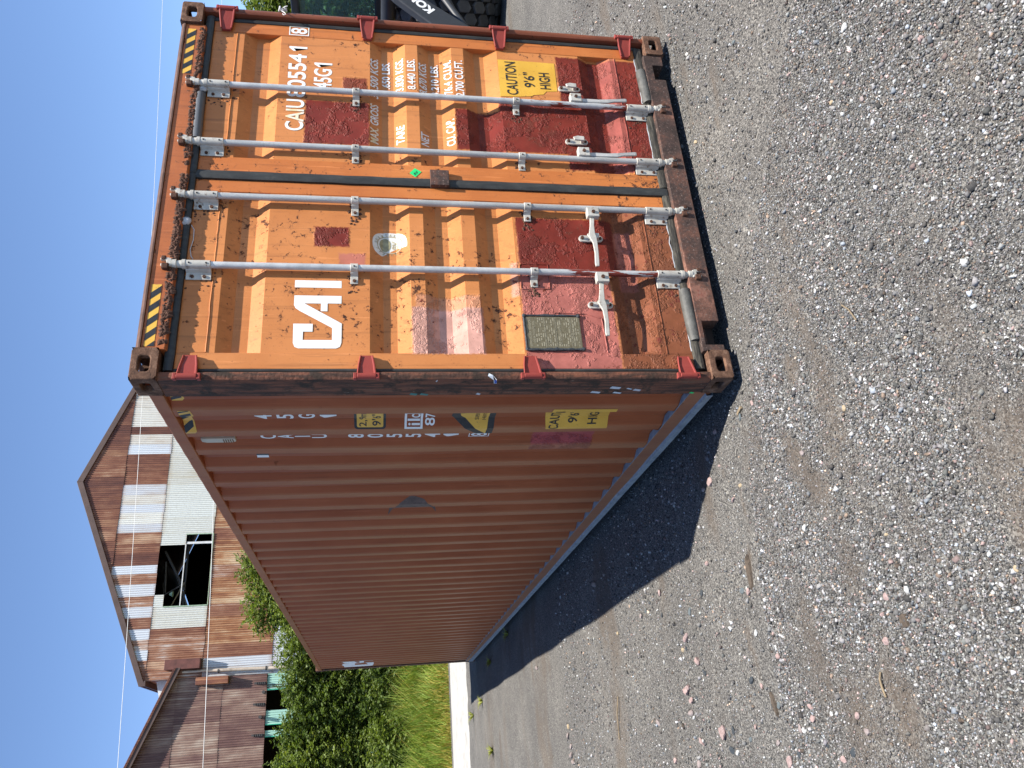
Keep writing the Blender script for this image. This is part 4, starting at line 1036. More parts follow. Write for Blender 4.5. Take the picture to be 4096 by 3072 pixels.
# ------------------------------------------------------------------ lock rods with cams, brackets and handles
def hexbolt(mb, x, y, z, r=.009, h=.008):
    mb.cyl((x, y + .001, z), (x, y - h, z), r, r * .92, n=6)
def lockrod(x, d, side, mat, handle):
    y = .024
    rod = obj('lock_rod', MB().cyl((x, y, .150), (x, y, 2.735), .0172, n=18), mat, CT, 40, label=None)
    for zz_, up in ((2.735, 1), (.150, -1)):
        c = MB()
        c.cyl((x, y, zz_ - up * .022), (x, y, zz_ - up * .006), .0245, n=18); c.cyl((x, y, zz_ - up * .006), (x, y, zz_ + up * .020), .020, .018, n=18); c.cyl((x, y, zz_ + up * .020), (x, y, zz_ + up * .040), .0235, n=18)
        obj('collar', c, CREAM, rod, 40)
        k = MB(); zc = zz_ + up * .040
        k.prism([(x - .022, zc), (x + .020, zc), (x + .026, zc + up * .016), (x + .024, zc + up * .052), (x + .012, zc + up * .052), (x + .010, zc + up * .024), (x - .006, zc + up * .024), (x - .010, zc + up * .050), (x - .024, zc + up * .048)], 'y', y - .020, y + .014)
        obj('cam', k, CREAM, rod, bevel=.003)
        kk = MB()
        s = -1 if up > 0 else 1
        obj('cam_keeper', MB().box(x - .040, x - .008, -.004, .022, zc + up * .010, zc + up * .044), KEEP, rod, bevel=.006)
        obj('cam_keeper', MB().box(x + .012, x + .036, .0, .022, zc + up * .026, zc + up * .050), KEEP, rod, bevel=.006)
    def bracket(za, zb, w, bolts, name):
        mb = MB()
        prof = [(x - w, PLN - .004), (x - w, PLN - .010), (x - .034, PLN - .012), (x - .026, y + .006)]
        for a in range(9):
            t = math.pi - .25 + (math.pi + .35) * a / 8
            prof.append((x + .0225 * math.cos(t), y + .0225 * math.sin(t)))
        prof += [(x + .024, PLN - .004)]
        mb.prism(prof, 'z', za, zb)
        b = obj(name, mb, CREAM, rod, 35, bevel=.0015)
        for bx, bz in bolts:
            m2 = MB(); hexbolt(m2, bx, PLN - .010, bz); obj('bolt', m2, KEEP, rod)
        m3 = MB()
        for bz in ([za + (zb - za) * .16, za + (zb - za) * .84] if zb - za > .06 else [(za + zb) / 2]):
            obj('pin_hole', MB().cyl((x - .0035, y - .0222, bz), (x - .004, y - .0245, bz), .0045, n=8), BLK, rod)
    bracket(2.596, 2.714, .070, [(x - .054, 2.628), (x - .054, 2.684)], 'bearing_bracket')
    bracket(.170, .306, .070, [(x - .054, .200), (x - .054, .272)], 'bearing_bracket')
    for zm in (1.908, .982):
        bracket(zm - .019, zm + .019, .078, [(x - .062, zm)], 'guide_bracket')
    # crust of rust round the bracket feet
    for k, zm in enumerate((1.908, .982, 2.65, .235)):
        crust(x - .13, x + .02, zm - (.03 if k < 2 else .08), zm + (.03 if k < 2 else .08), PLN - .002, d, 34, int(x * 100) + k, (.004, .011))
    # handle hub and lever
    s = side
    hub = MB()
    hx0, hx1 = sorted((x + s * .008, x + s * .068))
    hub.prism([(hx0, .586), (hx1, .586), (hx1, .655), (hx0, .655)], 'y', -.004, .034)
    obj('handle_hub', hub, CREAM, rod, bevel=.004)
    m2 = MB(); hexbolt(m2, x + s * .040, -.004, .621, .011); obj('bolt', m2, KEEP, rod)
    cx = x + s * .185 if s < 0 else x + .150
    if handle == 'closed':
        pts = [(x - .066, .012, .626, .013), (x - .12, .008, .634, .012), (x - .18, .004, .642, .017), (x - .205, .002, .640, .020), (x - .24, .004, .632, .013), (x - .30, .008, .630, .011), (x - .365, .012, .634, .012), (x - .385, .013, .634, .010)]
        mb = MB()
        for (a, b, c, w) in pts: mb.v += [(a, b, c - w), (a, b, c + w), (a, b + .011, c + w), (a, b + .011, c - w)]
        for k in range(len(pts) - 1): mb.f += [(4 * k + i, 4 * k + (i + 1) % 4, 4 * k + 4 + (i + 1) % 4, 4 * k + 4 + i) for i in range(4)]
        mb.f += [(0, 1, 2, 3), tuple(range(4 * len(pts) - 4, 4 * len(pts)))]
        obj('handle_lever', mb, CREAM, rod, bevel=.003, label='galvanised door handle closed level in its catch')
        grip = MB().box(x - .385, x - .295, .0085, .0105, .6235, .6425)
    else:
        ox = x + .032
        pts = [(ox, .012, .588, .012), (ox - .002, .010, .54, .013), (ox - .006, .006, .48, .012), (ox - .004, .004, .42, .014), (ox + .006, .006, .38, .011), (ox + .016, .008, .31, .012), (ox + .017, .009, .300, .010)]
        mb = MB()
        for (a, b, c, w) in pts: mb.v += [(a - w, b, c), (a + w, b, c), (a + w, b + .011, c), (a - w, b + .011, c)]
        for k in range(len(pts) - 1): mb.f += [(4 * k + i, 4 * k + (i + 1) % 4, 4 * k + 4 + (i + 1) % 4, 4 * k + 4 + i) for i in range(4)]
        mb.f += [(0, 1, 2, 3), tuple(range(4 * len(pts) - 4, 4 * len(pts)))]
        obj('handle_lever', mb, ZINC, rod, bevel=.003, label='galvanised door handle hanging straight down beside its rod')
    # catch plate with its hooked latch
    ca = MB()
    P = []
    zc0, zc1, hw = .572, .708, .020
    for a in range(9): P.append((cx + hw * math.cos(math.pi * a / 8), zc1 - hw + hw * math.sin(math.pi * a / 8)))
    for a in range(9): P.append((cx - hw * math.cos(math.pi * a / 8), zc0 + hw - hw * math.sin(math.pi * a / 8)))
    ca.prism(P, 'y', PLN - .016, PLN - .005)
    obj('handle_catch', ca, CREAM, rod, bevel=.002)
    lt = MB()
    lt.prism([(cx - .016, .604), (cx + .014, .600), (cx + .018, .640), (cx + .008, .668), (cx - .012, .660)], 'y', PLN - .048, PLN - .036)
    lt.prism([(cx - .014, .600), (cx + .012, .598), (cx + .012, .616), (cx - .014, .618)], 'y', PLN - .044, PLN - .010)
    obj('catch_latch', lt, CREAM, rod, bevel=.003)
    for bz, br, bh in ((.690, .010, .012), (.588, .009, .008)):
        m2 = MB(); hexbolt(m2, cx, PLN - .016, bz, br, bh); obj('bolt', m2, KEEP, rod)
    return rod
lockrod(.634, DL, -1, ZINC2, 'closed')
lockrod(1.058, DL, -1, ZINC, 'closed')
lockrod(1.412, DR, 1, ZINC, 'down')
lockrod(1.829, DR, 1, ZINC2, 'down')

# bent plate that bridges the doors
mb = MB().prism([(1.186, .024), (1.296, .030), (1.296, .052), (1.284, .052), (1.282, .040), (1.198, .036), (1.196, .056), (1.186, .056)], 'z', 1.402, 1.506)
obj('security_plate', mb, P_SILL, DR, bevel=.003)

# ------------------------------------------------------------------ lettering and stickers
def on_door(name, vf, mat, parent, off=.0016, label=None):
    mb = decal(vf, DFOLD, 1, lambda u, v: (u, dy_at(v) - off, v))
    o = obj(name, mb, mat, parent, label=label, fix=False)
    return o
def T(body, x0, x1, z0, z1, mat=WHITE, d=DR, bold=.018, off=.0018):
    return on_door('lettering', fit(text2d(body, bold), x0, x1, z0, z1), mat, d, off, 'lettering reading ' + body.replace('"', ' inch'))
def one2d(u0, u1, v0, v1):
    w = u1 - u0; h = v1 - v0
    return poly2d([(u1, v0), (u1, v1), (u1 - w * .38, v1), (u0, v1 - h * .24), (u0, v1 - h * .38), (u1 - w * .44, v1 - h * .24), (u1 - w * .44, v0)])
def glyph1(x0, x1, z0, z1): return on_door('lettering', one2d(x0, x1, z0, z1), WHITE, DR, .0018, 'numeral 1')
cai_I = [(.577, 2.198), (.577, 1.971), (.535, 1.971), (.535, 2.198)]
cai = [(.488, 2.198), (.488, 1.970), (.444, 1.970), (.444, 2.037), (.399, 2.037), (.399, 2.069), (.443, 2.069), (.443, 2.149), (.330, 1.967), (.222, 1.967), (.200, 1.974), (.191, 1.992), (.191, 2.169), (.199, 2.187), (.221, 2.195), (.327, 2.197), (.327, 2.105), (.283, 2.105),
       (.283, 2.150), (.237, 2.150), (.237, 2.012), (.304, 2.012), (.400, 2.171), (.415, 2.190), (.432, 2.198)]
on_door('logo', join2d(poly2d(cai), poly2d(cai_I)), WHITE, DL, label='large white block letters CAI')
T('CAIU', 1.553, 1.882 - .10, 2.194, 2.294, WHITE_Y); T('80554', 1.800, 2.136, 2.192, 2.294, bold=.02)
glyph1(2.160, 2.196, 2.192, 2.294)
T('45G', 1.876, 2.030, 2.047, 2.149, bold=.02)
glyph1(2.044, 2.077, 2.047, 2.149)
on_door('check_digit_frame', frame2d(2.284, 2.358, 2.186, 2.300, .006), WHITE_Y, DR, .0050)
T('8', 2.297, 2.345, 2.196, 2.290, off=.0050)
T('MAX. GROSS', 1.502, 1.790, 1.783, 1.829, WHITE_Y); T('32.500 KGS.', 1.842, 2.157, 1.783, 1.829)
T('71.650 LBS.', 1.880, 2.153, 1.714, 1.762)
T('TARE', 1.508, 1.642, 1.638, 1.684); T('3.830 KGS.', 1.908, 2.165, 1.636, 1.683)
T('8.440 LBS.', 1.912, 2.155, 1.567, 1.615, WHITE_Y)
T('NET', 1.502, 1.597, 1.499, 1.545); T('28.670 KGS.', 1.868, 2.150, 1.498, 1.546, WHITE_Y)
T('63.210 LBS.', 1.878, 2.158, 1.427, 1.474)
T('CU. CAP.', 1.510, 1.706, 1.350, 1.398, WHITE_Y); T('76.4 CU.M.', 1.903, 2.172, 1.350, 1.397)
T('2.700 CU.FT.', 1.880, 2.172, 1.281, 1.332)
cs = [(1.900, 1.066), (2.203, 1.063), (2.199, .708), (1.966, .712), (1.960, .780), (1.935, .80), (1.925, .86), (1.915, .875), (1.905, .96)]
on_door('caution_sticker', poly2d(cs), YEL, DR, .0014, 'yellow height caution sticker with a torn edge on the right door')
T('CAUTION', 1.918, 2.188, .955, 1.023, BLK, off=.003, bold=.01); T("9'6\"", 1.985, 2.108, .846, .914, BLK, off=.003, bold=.01); T('HIGH', 1.978, 2.112, .750, .817, BLK, off=.003, bold=.01)
# round certification sticker
def disc(cx, cz, rx, rz, n=28, e=1.0):
    return [(cx + math.copysign(abs(math.cos(2 * math.pi * i / n)) ** e, math.cos(2 * math.pi * i / n)) * rx, cz + math.copysign(abs(math.sin(2 * math.pi * i / n)) ** e, math.sin(2 * math.pi * i / n)) * rz) for i in range(n)]
STK = Mat('faded_sticker', .5, 0, .4)
STK.set('Base Color', STK.ramp(STK.noise(30, 4), [(.35, (.62, .60, .52)), (.7, (.80, .79, .74))]))
BEIGE = flat('faded_print', (.46, .38, .24), .5, var=.25, vscale=60)
OLIVE = flat('faded_olive_print', (.30, .27, .15), .5, var=.3, vscale=60)
on_door('round_sticker', poly2d(disc(.828, 1.728, .078, .090, e=.8)), STK.m, DL, .0014, 'faded oval certification sticker on the left door')
ring = disc(.828, 1.728, .055, .066, e=.85); ring2 = disc(.828, 1.728, .050, .061, e=.85)
nn = len(ring)
on_door('sticker_print', (ring + ring2, [(i, (i + 1) % nn, nn + (i + 1) % nn, nn + i) for i in range(nn)]), BEIGE, DL, .0024)
on_door('sticker_print', poly2d(disc(.826, 1.752, .042, .030, 20)), OLIVE, DL, .0024)
on_door('sticker_print', fit(text2d('BV', .03), .802, .852, 1.684, 1.716), BEIGE, DL, .0026)
def arc_text(body, cx, cz, r, a0, a1, h, mat, d):
    parts = []
    for i, ch in enumerate(body):
        if ch == ' ': continue
        a = a0 + (a1 - a0) * i / (len(body) - 1)
        vs, fs = fit(text2d(ch, .01, 2), -h * .32, h * .32, -h / 2, h / 2)
        t = math.pi / 2 - a
        ca, sa = math.cos(-t), math.sin(-t)
        parts.append(([(cx + r * math.cos(a) * .98 + x * ca - y * sa, cz + r * 1.12 * math.sin(a) + x * sa + y * ca) for x, y in vs], fs))
    on_door('sticker_print', join2d(*parts), mat, d, .0024)
arc_text('BUREAU VERITAS', .828, 1.728, .064, R(205), R(-20), .015, OLIVE, DL)
# data plate with its sealant
mb = MB().box(.192, .378, .052, .056, .763, 1.049)
pl = obj('data_plate', mb, BRASS, DL, bevel=.001, label='dull brass data plate sealed to the left door')
rows = [('APPROVED FOR TRANSPORT', .205, .368, 1.022, 1.034), ('UNDER CUSTOMS SEAL', .225, .352, 1.004, 1.015), ('CIMC', .208, .250, .930, .943), ('CSC SAFETY APPROVAL', .205, .362, .868, .880), ('OIC EQUIPMENT INSPECTION', .205, .368, .796, .808)]
for b, a0, a1, z0, z1 in rows:
    o = obj('plate_text', decal(fit(text2d(b, .01, 2), a0, a1, z0, z1), [], 1, lambda u, v: (u, .0512, v)), PLATE_TXT, DL, fix=False)
rr = random.Random(4)
mb = MB()
for z in (1.042, .953, .950, .900, .893, .890, .816, .813, .770): mb.box(.197, .374, .0513, .0516, z, z + .0012)
for z in np.arange(.775, .995, .0115):
    x = .205
    while x < .365:
        l = rr.uniform(.006, .026)
        if rr.random() < .72: mb.box(x, min(x + l, .370), .0513, .0516, z, z + .0055)
        x += l + rr.uniform(.003, .016)
obj('plate_text', mb, PLATE_TXT, DL)
def bead(pts, r, d, mat=SEALANT):
    P = []
    for a, b in zip(pts[:-1], pts[1:]):
        for t in np.linspace(0, 1, 14)[:-1]:
            p = Vector(a).lerp(Vector(b), t); P.append(p + Vector((.002 * mnoise.noise(p * 60), 0, .002 * mnoise.noise(p * 70))))
    P.append(Vector(pts[-1]))
    obj('sealant_bead', MB().tube(P, [r * (1 + .5 * mnoise.noise(p * 45)) for p in P], 7), mat, d, 60)
bead([(.184, .053, 1.052), (.386, .053, 1.056), (.386, .053, .765)], .006, DL); bead([(.186, .053, 1.052), (.188, .053, .757)], .008, DL)
for a, b in ((.190, 1.050), (.384, 1.053), (.190, .760), (.189, .90), (.384, .768)):
    mb = MB(); bm = bmesh.new(); bmesh.ops.create_icosphere(bm, subdivisions=1, radius=.012)
    bm.verts.index_update()
    mb.add([(v.co.x + a, v.co.y * .6 + .052, v.co.z * 1.1 + b) for v in bm.verts], [tuple(v.index for v in f.verts) for f in bm.faces]); bm.free()
    obj('sealant_blob', mb, SEALANT, DL, 70)
# welded straps painted over
for pts in ([(.408, .059, .89), (.402, .059, .717), (.375, .059, .640), (.174, .059, .632)], [(.548, .059, 1.052), (.703, .059, 1.050), (.705, .059, .897), (.550, .059, .898), (.548, .059, 1.052)]):
    bead(pts, .0035, DL, P_LEFT)
# hazard tape
def hazard(x0, x1, z0, z1, y, rev=False, n=9):
    o = obj('hazard_tape', MB().box(x0, x1, y - .0012, y - .0004, z0, z1), YEL, CT, label='yellow and black hazard tape on the door header')
    mb = MB(); w = (x1 - x0) / n
    for k in range(0, n + 1, 2):
        a = x0 + k * w - w * .2; sh = -(z1 - z0) * .9 if not rev else (z1 - z0) * .9
        P = [(a, z0), (a + w, z0), (a + w + sh, z1), (a + sh, z1)]
        # clip to the tape
        Q = []
        def clip(P, f, at):
            out = []
            for i in range(len(P)):
                p, q = P[i], P[(i + 1) % len(P)]
                if f(p): out.append(p)
                if f(p) != f(q):
                    t = (at - p[0]) / (q[0] - p[0]); out.append((at, p[1] + t * (q[1] - p[1])))
            return out
        P = clip(P, lambda p: p[0] >= x0, x0); P = clip(P, lambda p: p[0] <= x1, x1) if P else P
        if len(P) > 2:
            vs = [(p[0], y - .0019, p[1]) for p in P]; mb.add(vs, [tuple(range(len(P)))])
    obj('hazard_stripe', mb, BLK, o)
hazard(.177, .513, 2.808, 2.853, .0195); hazard(1.888, 2.236, 2.807, 2.852, .0195)
on_door('green_sticker', poly2d([(1.258, 1.585), (1.285, 1.617), (1.321, 1.587), (1.297, 1.551)]), GREENS, DR, .0050, 'small green diamond sticker by the middle seal')
vs_, fs_ = fit(text2d('AV', .02), -.014, .014, -.009, .009)
ca_, sa_ = math.cos(-.8), math.sin(-.8)
on_door('lettering', ([(1.286 + x * ca_ - y * sa_, 1.583 + x * sa_ + y * ca_) for x, y in vs_], fs_), BLK, DR, .0062)

# long side: lettering sits in the valleys of the pressed sheet
SFOLD = sorted(SPY.tolist())
def on_side(name, vf, mat, off=.0018, label=None):
    # u runs along the picture of the side (to the right = towards the doors), so y = -u
    vs, fs = vf
    mb = decal(vf, [-y for y in SFOLD], 0, lambda u, v: (sx_at(-u) - off, -u, v))
    mb.v = dent(MB().add(mb.v, []), 1).v
    return obj(name, mb, mat, CT, label=label, fix=False)
def TS(body, y0, y1, z0, z1, mat=WHITE, bold=.012, off=.0020):
    if body == '1': return on_side('lettering', one2d(-y0 - .006, -y1 + .006, z0, z1), mat, off, 'numeral 1')
    return on_side('lettering', fit(text2d(body, bold), -y0, -y1, z0, z1), mat, off, 'lettering reading ' + body.replace('"', ' inch'))
for k, ch in enumerate('45G1'): TS(ch, .566 if ch != '1' else .553, .511 if ch != '1' else .528, 2.424 - k * .110 - .086, 2.424 - k * .110, bold=.02)
for k, ch in enumerate('CAIU'): TS(ch, .846 if ch != 'I' else .826, .788 if ch != 'I' else .812, 2.430 - k * .0915 - .083, 2.430 - k * .0915, bold=.02)
for k, ch in enumerate('805541'): TS(ch, .846 if ch != '1' else .832, .788 if ch != '1' else .806, 1.958 - k * .107 - .088, 1.958 - k * .107, bold=.02)
on_side('check_digit_frame', frame2d(-.852, -.784, 1.158, 1.276, .005), WHITE); TS('8', .842, .794, 1.170, 1.264, bold=.02)
def rrect(u0, u1, v0, v1, r, n=5):
    P = []
    for cx, cy, a0 in ((u1 - r, v1 - r, 0), (u0 + r, v1 - r, 90), (u0 + r, v0 + r, 180), (u1 - r, v0 + r, 270)):
        for k in range(n): P.append((cx + r * math.cos(R(a0 + 90 * k / (n - 1))), cy + r * math.sin(R(a0 + 90 * k / (n - 1)))))
    return P
on_side('height_sticker', poly2d(rrect(-.640, -.500, 1.750, 1.918, .018)), BLK, .0016, 'black framed yellow height sticker on the long side'); on_side('height_sticker_face', poly2d(rrect(-.628, -.500, 1.764, 1.904, .010)), YEL, .0022)
TS('2,9m', .622, .508, 1.846, 1.892, BLK, off=.0030); TS("9'6\"", .618, .520, 1.776, 1.824, BLK, off=.0030)
on_side('inspection_mark', frame2d(-.640, -.505, 1.552, 1.650, .012), WHITE, label='white outlined inspection letters on the long side'); TS('ilc', .618, .520, 1.566, 1.634); TS('87', .620, .512, 1.486, 1.540)
on_side('triangle_sticker', poly2d([(-.510, 1.392), (-.545, 1.398), (-.575, 1.380), (-.765, 1.205), (-.768, 1.180), (-.745, 1.160), (-.46, 1.155), (-.46, 1.20)]), BLK, .0016, 'black edged yellow warning triangle on the long side')
on_side('triangle_face', poly2d([(-.515, 1.352), (-.545, 1.345), (-.715, 1.198), (-.500, 1.190)]), YEL, .0024)
TS('SUPER', .585, .512, 1.246, 1.268, BLK, off=.003, bold=.01); TS('HEAVY', .585, .512, 1.206, 1.228, BLK, off=.003, bold=.01)
on_side('caution_sticker', poly2d([(-.668, .858), (-.668, .500), (-.505, .515), (-.45, .505), (-.40, .505), (-.395, .862), (-.46, .872), (-.505, .884)]), YEL, .0016, 'yellow height caution sticker low on the long side')
TS('CAUTION', .660, .425, .790, .846, BLK, off=.003); TS("9'6\"", .612, .500, .685, .742, BLK, off=.003); TS('HIGH', .622, .470, .572, .626, BLK, off=.003)
crust(0, 0, 0, 0, 0, CT, 0, 0) if False else None
# side hazard tape, torn
for z0, z1, y0, y1 in ((2.715, 2.776, .205, .30), (2.70, 2.765, .365, .45), (2.725, 2.782, .50, .66)):
    on_side('hazard_tape', poly2d([(-y1, z1), (-y1, z0 + .012), (-y1 + .02, z0), (-y0, z0 + .006), (-y0, z1)]), YEL, .0014, 'torn hazard tape at the top of the long side')
    w = (y1 - y0) / 3
    on_side('hazard_stripe', join2d(poly2d([(-y1 + w * .2, z1), (-y1 + w * 1.1, z1), (-y1 + w * 1.9, z0 + .01), (-y1 + w, z0 + .01)]), poly2d([(-y1 + w * 2, z1), (-y1 + w * 2.6, z1), (-y1 + 2.95 * w, z0 + .015), (-y1 + w * 2.7, z0 + .012)])), BLK, .0022)
# vent
vy = .905
v = obj('vent', MB().prism([(.800, 2.560), (.800, 2.740), (.842, 2.740), (.856, 2.715), (.856, 2.585), (.842, 2.560)], 'x', .028, .048), flat('vent_plastic', (.50, .44, .33), .5, var=.1), CT, bevel=.004, label='small cream ventilator high on the long side')
for k in range(5): obj('vent_slat', MB().box(.0265, .0285, .806, .850, 2.572 + k * .012, 2.578 + k * .012), flat('vent_shadow', (.16, .08, .04), .8), v)
on_side('white_mark', rect2d(-1.135, -1.105, 2.422, 2.488), WHITE, .0022)
on_side('dark_slot', rect2d(-1.105, -1.075, 2.418, 2.488), BLK)
# far-end logo, large letters
lg = []
sc = 3.1; zb = 1.86
def lgp(P): return [(-11.78 + (x - .191) * 2.7, zb + (z - 1.967) * 2.35) for x, z in P]
on_side('logo', join2d(poly2d(lgp(cai)), poly2d(lgp(cai_I))), WHITE, .002, 'white block letters at the far end of the long side')
# oily arc stain
STN = flat('oily_stain', (.10, .065, .055), .6, var=.4, vscale=30)
on_side('stain', poly2d([(-2.30, 1.72), (-2.16, 1.70), (-2.02, 1.64), (-1.95, 1.56), (-1.99, 1.47), (-2.10, 1.40), (-2.28, 1.37), (-2.16, 1.46), (-2.10, 1.55), (-2.16, 1.64)]), STN, .001, 'dark curved scrape on the long side')
# scraps of label on the post and a knotted cord on the right post
SCR = flat('paper_scrap', (.55, .58, .62), .6, var=.2); TEAL = flat('teal_scrap', (.02, .16, .15), .5, var=.3); BLU = flat('blue_print', (.04, .10, .42), .5)
def scrap(name, pts, m):
    mb = MB().add([(a, b, c) for a, b, c in pts], [tuple(range(len(pts)))]); obj(name, mb, m, CT, fix=False)
scrap('label_scrap', [(.0350, .0150, 1.262), (.0200, .0145, 1.268), (.0030, .024, 1.240), (-.0035, .050, 1.236), (-.004, .050, 1.222), (.004, .022, 1.225), (.024, .0140, 1.243)], SCR)
scrap('label_print', [(.0020, .024, 1.236), (-.0040, .048, 1.233), (-.0042, .046, 1.223), (.002, .022, 1.226)], BLU)
for y0, y1, z0, z1, m in ((.165, .198, 1.60, 1.64, TEAL), (.170, .200, 1.545, 1.59, TEAL), (.168, .196, 1.285, 1.31, SCR), (.10, .135, .57, .63, SCR), (.155, .185, .665, .72, SCR), (.13, .16, .455, .50, SCR), (.165, .19, .55, .60, SCR), (.12, .14, .505, .54, SCR), (.17, .195, .15, .18, GREENS), (.02, .045, 1.51, 1.52, SCR)):
    scrap('label_scrap', [(.0025, y0 + .012, z0), (.0025, y1, z0 + .006), (.0025, y1 - .010, z1), (.0025, y0, z1 - .008)], m)
rr = random.Random(8)
P = [(2.438 + rr.uniform(-.012, .012), .012 + rr.uniform(-.014, .006), 2.36 - .0022 * k) for k in range(20)]
co_ = based('knotted_cord', MB().tube(P, .0055, 6).tube([(2.425, .008, 2.345), (2.405, .004, 2.325), (2.392, .004, 2.318), (2.388, .006, 2.330), (2.40, .008, 2.337)], .003, 5).tube([(2.44, .006, 2.34), (2.446, -.004, 2.325), (2.450, -.006, 2.31)], .003, 5), flat('white_cord', (.62, .60, .58), .8, var=.2), (2.438, .012, 2.34), 'tattered white cord knotted round the right corner post', 'cord', smooth=60)

# ------------------------------------------------------------------ the corrugated-iron mill and the shed beside it
def iron(name, light, mid, dark, rust_amt, stripe=1.0, speck=0.0, spangle=0.0):
    M = Mat(name, .6, .0, .4)
    st = M.noise(1.0, 6, .72, vec=M.mapped((20, 20, .13)))
    st2 = M.noise(1.0, 4, .6, vec=M.mapped((2.2, 2, .8), (7, 1, 3)))
    per = M.n('ShaderNodeObjectInfo').outputs['Random']
    f = M.ma('ADD', M.ma('ADD', M.ma('MULTIPLY', st, .6), M.ma('MULTIPLY', st2, .4)), M.ma('MULTIPLY', M.ma('SUBTRACT', per, .5), .12))
    c = M.ramp(f, [(.5 - rust_amt - .10, light), (.5 - rust_amt, mid), (.5 - rust_amt + .12, dark), (.62 - rust_amt + .12, tuple(v * .55 for v in dark))])
    # rust creeping in from the lapped ends of each sheet
    g = M.n('ShaderNodeTexCoord').outputs['Generated']
    gz_ = M.n('ShaderNodeSeparateXYZ', {0: g}).outputs[2]
    endm = M.ma('MAXIMUM', M.mr(gz_, .90, 1.02), M.mr(gz_, .06, -.03))
    c = M.mix(M.ma('MULTIPLY', endm, M.mr(st, .38, .58)), c, tuple(v * .9 for v in dark))
    if speck:
        c = M.mix(M.ma('MULTIPLY', M.mr(M.noise(9, 5, .75), .48, .62), speck), c, tuple(v * .62 for v in light))
    c = M.mix(M.mr(per, 0, 1, 0, .22), c, tuple(min(1, v * .8) for v in dark))
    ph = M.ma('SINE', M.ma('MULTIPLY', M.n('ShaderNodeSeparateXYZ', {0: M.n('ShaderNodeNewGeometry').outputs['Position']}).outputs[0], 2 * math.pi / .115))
    c = M.mix(M.mr(ph, .2, 1, 0, .42), c, tuple(v * .5 for v in dark))  # groove shade put into the colour: corrugation valleys darkened along the wave
    M.set('Base Color', c)
    return M.m
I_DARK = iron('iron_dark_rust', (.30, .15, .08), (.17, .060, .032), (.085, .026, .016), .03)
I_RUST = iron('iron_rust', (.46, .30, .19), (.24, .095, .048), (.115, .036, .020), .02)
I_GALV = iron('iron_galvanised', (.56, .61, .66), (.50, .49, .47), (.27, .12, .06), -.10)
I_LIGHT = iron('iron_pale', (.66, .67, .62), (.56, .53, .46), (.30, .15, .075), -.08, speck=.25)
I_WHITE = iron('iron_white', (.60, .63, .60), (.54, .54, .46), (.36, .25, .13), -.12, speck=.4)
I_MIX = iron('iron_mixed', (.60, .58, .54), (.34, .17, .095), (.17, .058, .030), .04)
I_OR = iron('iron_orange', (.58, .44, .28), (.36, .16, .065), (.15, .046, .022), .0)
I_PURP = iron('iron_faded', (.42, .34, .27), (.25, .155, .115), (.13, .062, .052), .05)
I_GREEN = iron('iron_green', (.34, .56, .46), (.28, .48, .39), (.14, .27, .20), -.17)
FASC = flat('brown_fascia', (.085, .052, .042), .6, var=.2, vscale=2)
STEEL = flat('dark_steel', (.05, .046, .044), .7, var=.3)
PALEPOST = flat('pale_post', (.55, .55, .54), .6, var=.3, vscale=3)
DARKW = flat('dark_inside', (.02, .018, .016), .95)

PITCH, DEPTH = .115, .034
def csheet(x0, x1, z0, z1f, y, mat, parent, tilt=0.0, seed=0):
    """one corrugated sheet hung vertically; z1f is a height or a function of x (cut to the gable)"""
    f = z1f if callable(z1f) else (lambda x: z1f)
    n = max(2, int(round((x1 - x0) / PITCH * 4)))
    mb = MB(); bot = []; top = []
    rr = random.Random(seed * 77 + int(x0 * 100))
    oy = rr.uniform(-.006, .006); zj = rr.uniform(-.03, .02)
    for i in range(n + 1):
        x = x0 + (x1 - x0) * i / n
        d = DEPTH * .5 * math.sin(2 * math.pi * x / PITCH)
        zt = f(x)
        if zt <= z0 + .02: continue
        bot.append((x, y + d + oy, z0 + zj)); top.append((x, y + d + oy + tilt, zt))
    if len(bot) < 2: return None
    m = len(bot)
    mb.v = bot + top
    mb.f = [(i, i + 1, m + i + 1, m + i) for i in range(m - 1)]
    return obj('corrugated_sheet', mb, mat, parent, 80, fix=False)

YW = 42.0
ML = thing('corrugated_mill_building', 'tall gabled mill clad in rust-streaked corrugated iron sheets', 'building', (14.08, YW, -.1))
RX, RZ = 14.08, 18.18
def roofz(x): return RZ - .408 * abs(x - RX) if x < RX else RZ - .378 * abs(x - RX)
XR = 24.6
rs = random.Random(5)
# row 1: gable top
x = 8.9; k = 0
while x < 19.4:
    w = rs.choice((.62, .66, .58))
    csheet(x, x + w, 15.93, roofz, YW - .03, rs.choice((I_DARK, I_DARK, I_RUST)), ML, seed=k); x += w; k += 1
# row 2
b2 = [19.6, 18.66, 17.42, 16.93, 16.30, 15.70, 14.67, 13.86, 13.24, 12.67, 12.20, 11.56, 11.06, 10.44, 9.90, 9.24, 8.77, 8.22, 7.56, 7.00, 6.44, 5.85, 5.31, 4.78, 4.25, 3.68, 3.25]
t2 = 'LLDLGRRGLGLGRRDGMGMGMGMGMM'
TY = {'L': I_LIGHT, 'D': I_DARK, 'G': I_GALV, 'R': I_RUST, 'M': I_MIX, 'W': I_WHITE, 'O': I_OR}
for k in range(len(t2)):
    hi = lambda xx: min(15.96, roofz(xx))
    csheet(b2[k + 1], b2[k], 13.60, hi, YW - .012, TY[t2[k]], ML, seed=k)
for k, xx in enumerate(np.arange(19.6, XR, .66)): csheet(float(xx), min(float(xx) + .66, XR), 13.60, lambda q: min(15.96, roofz(q)), YW - .012, TY['LGRL'[k % 4]], ML, seed=k)
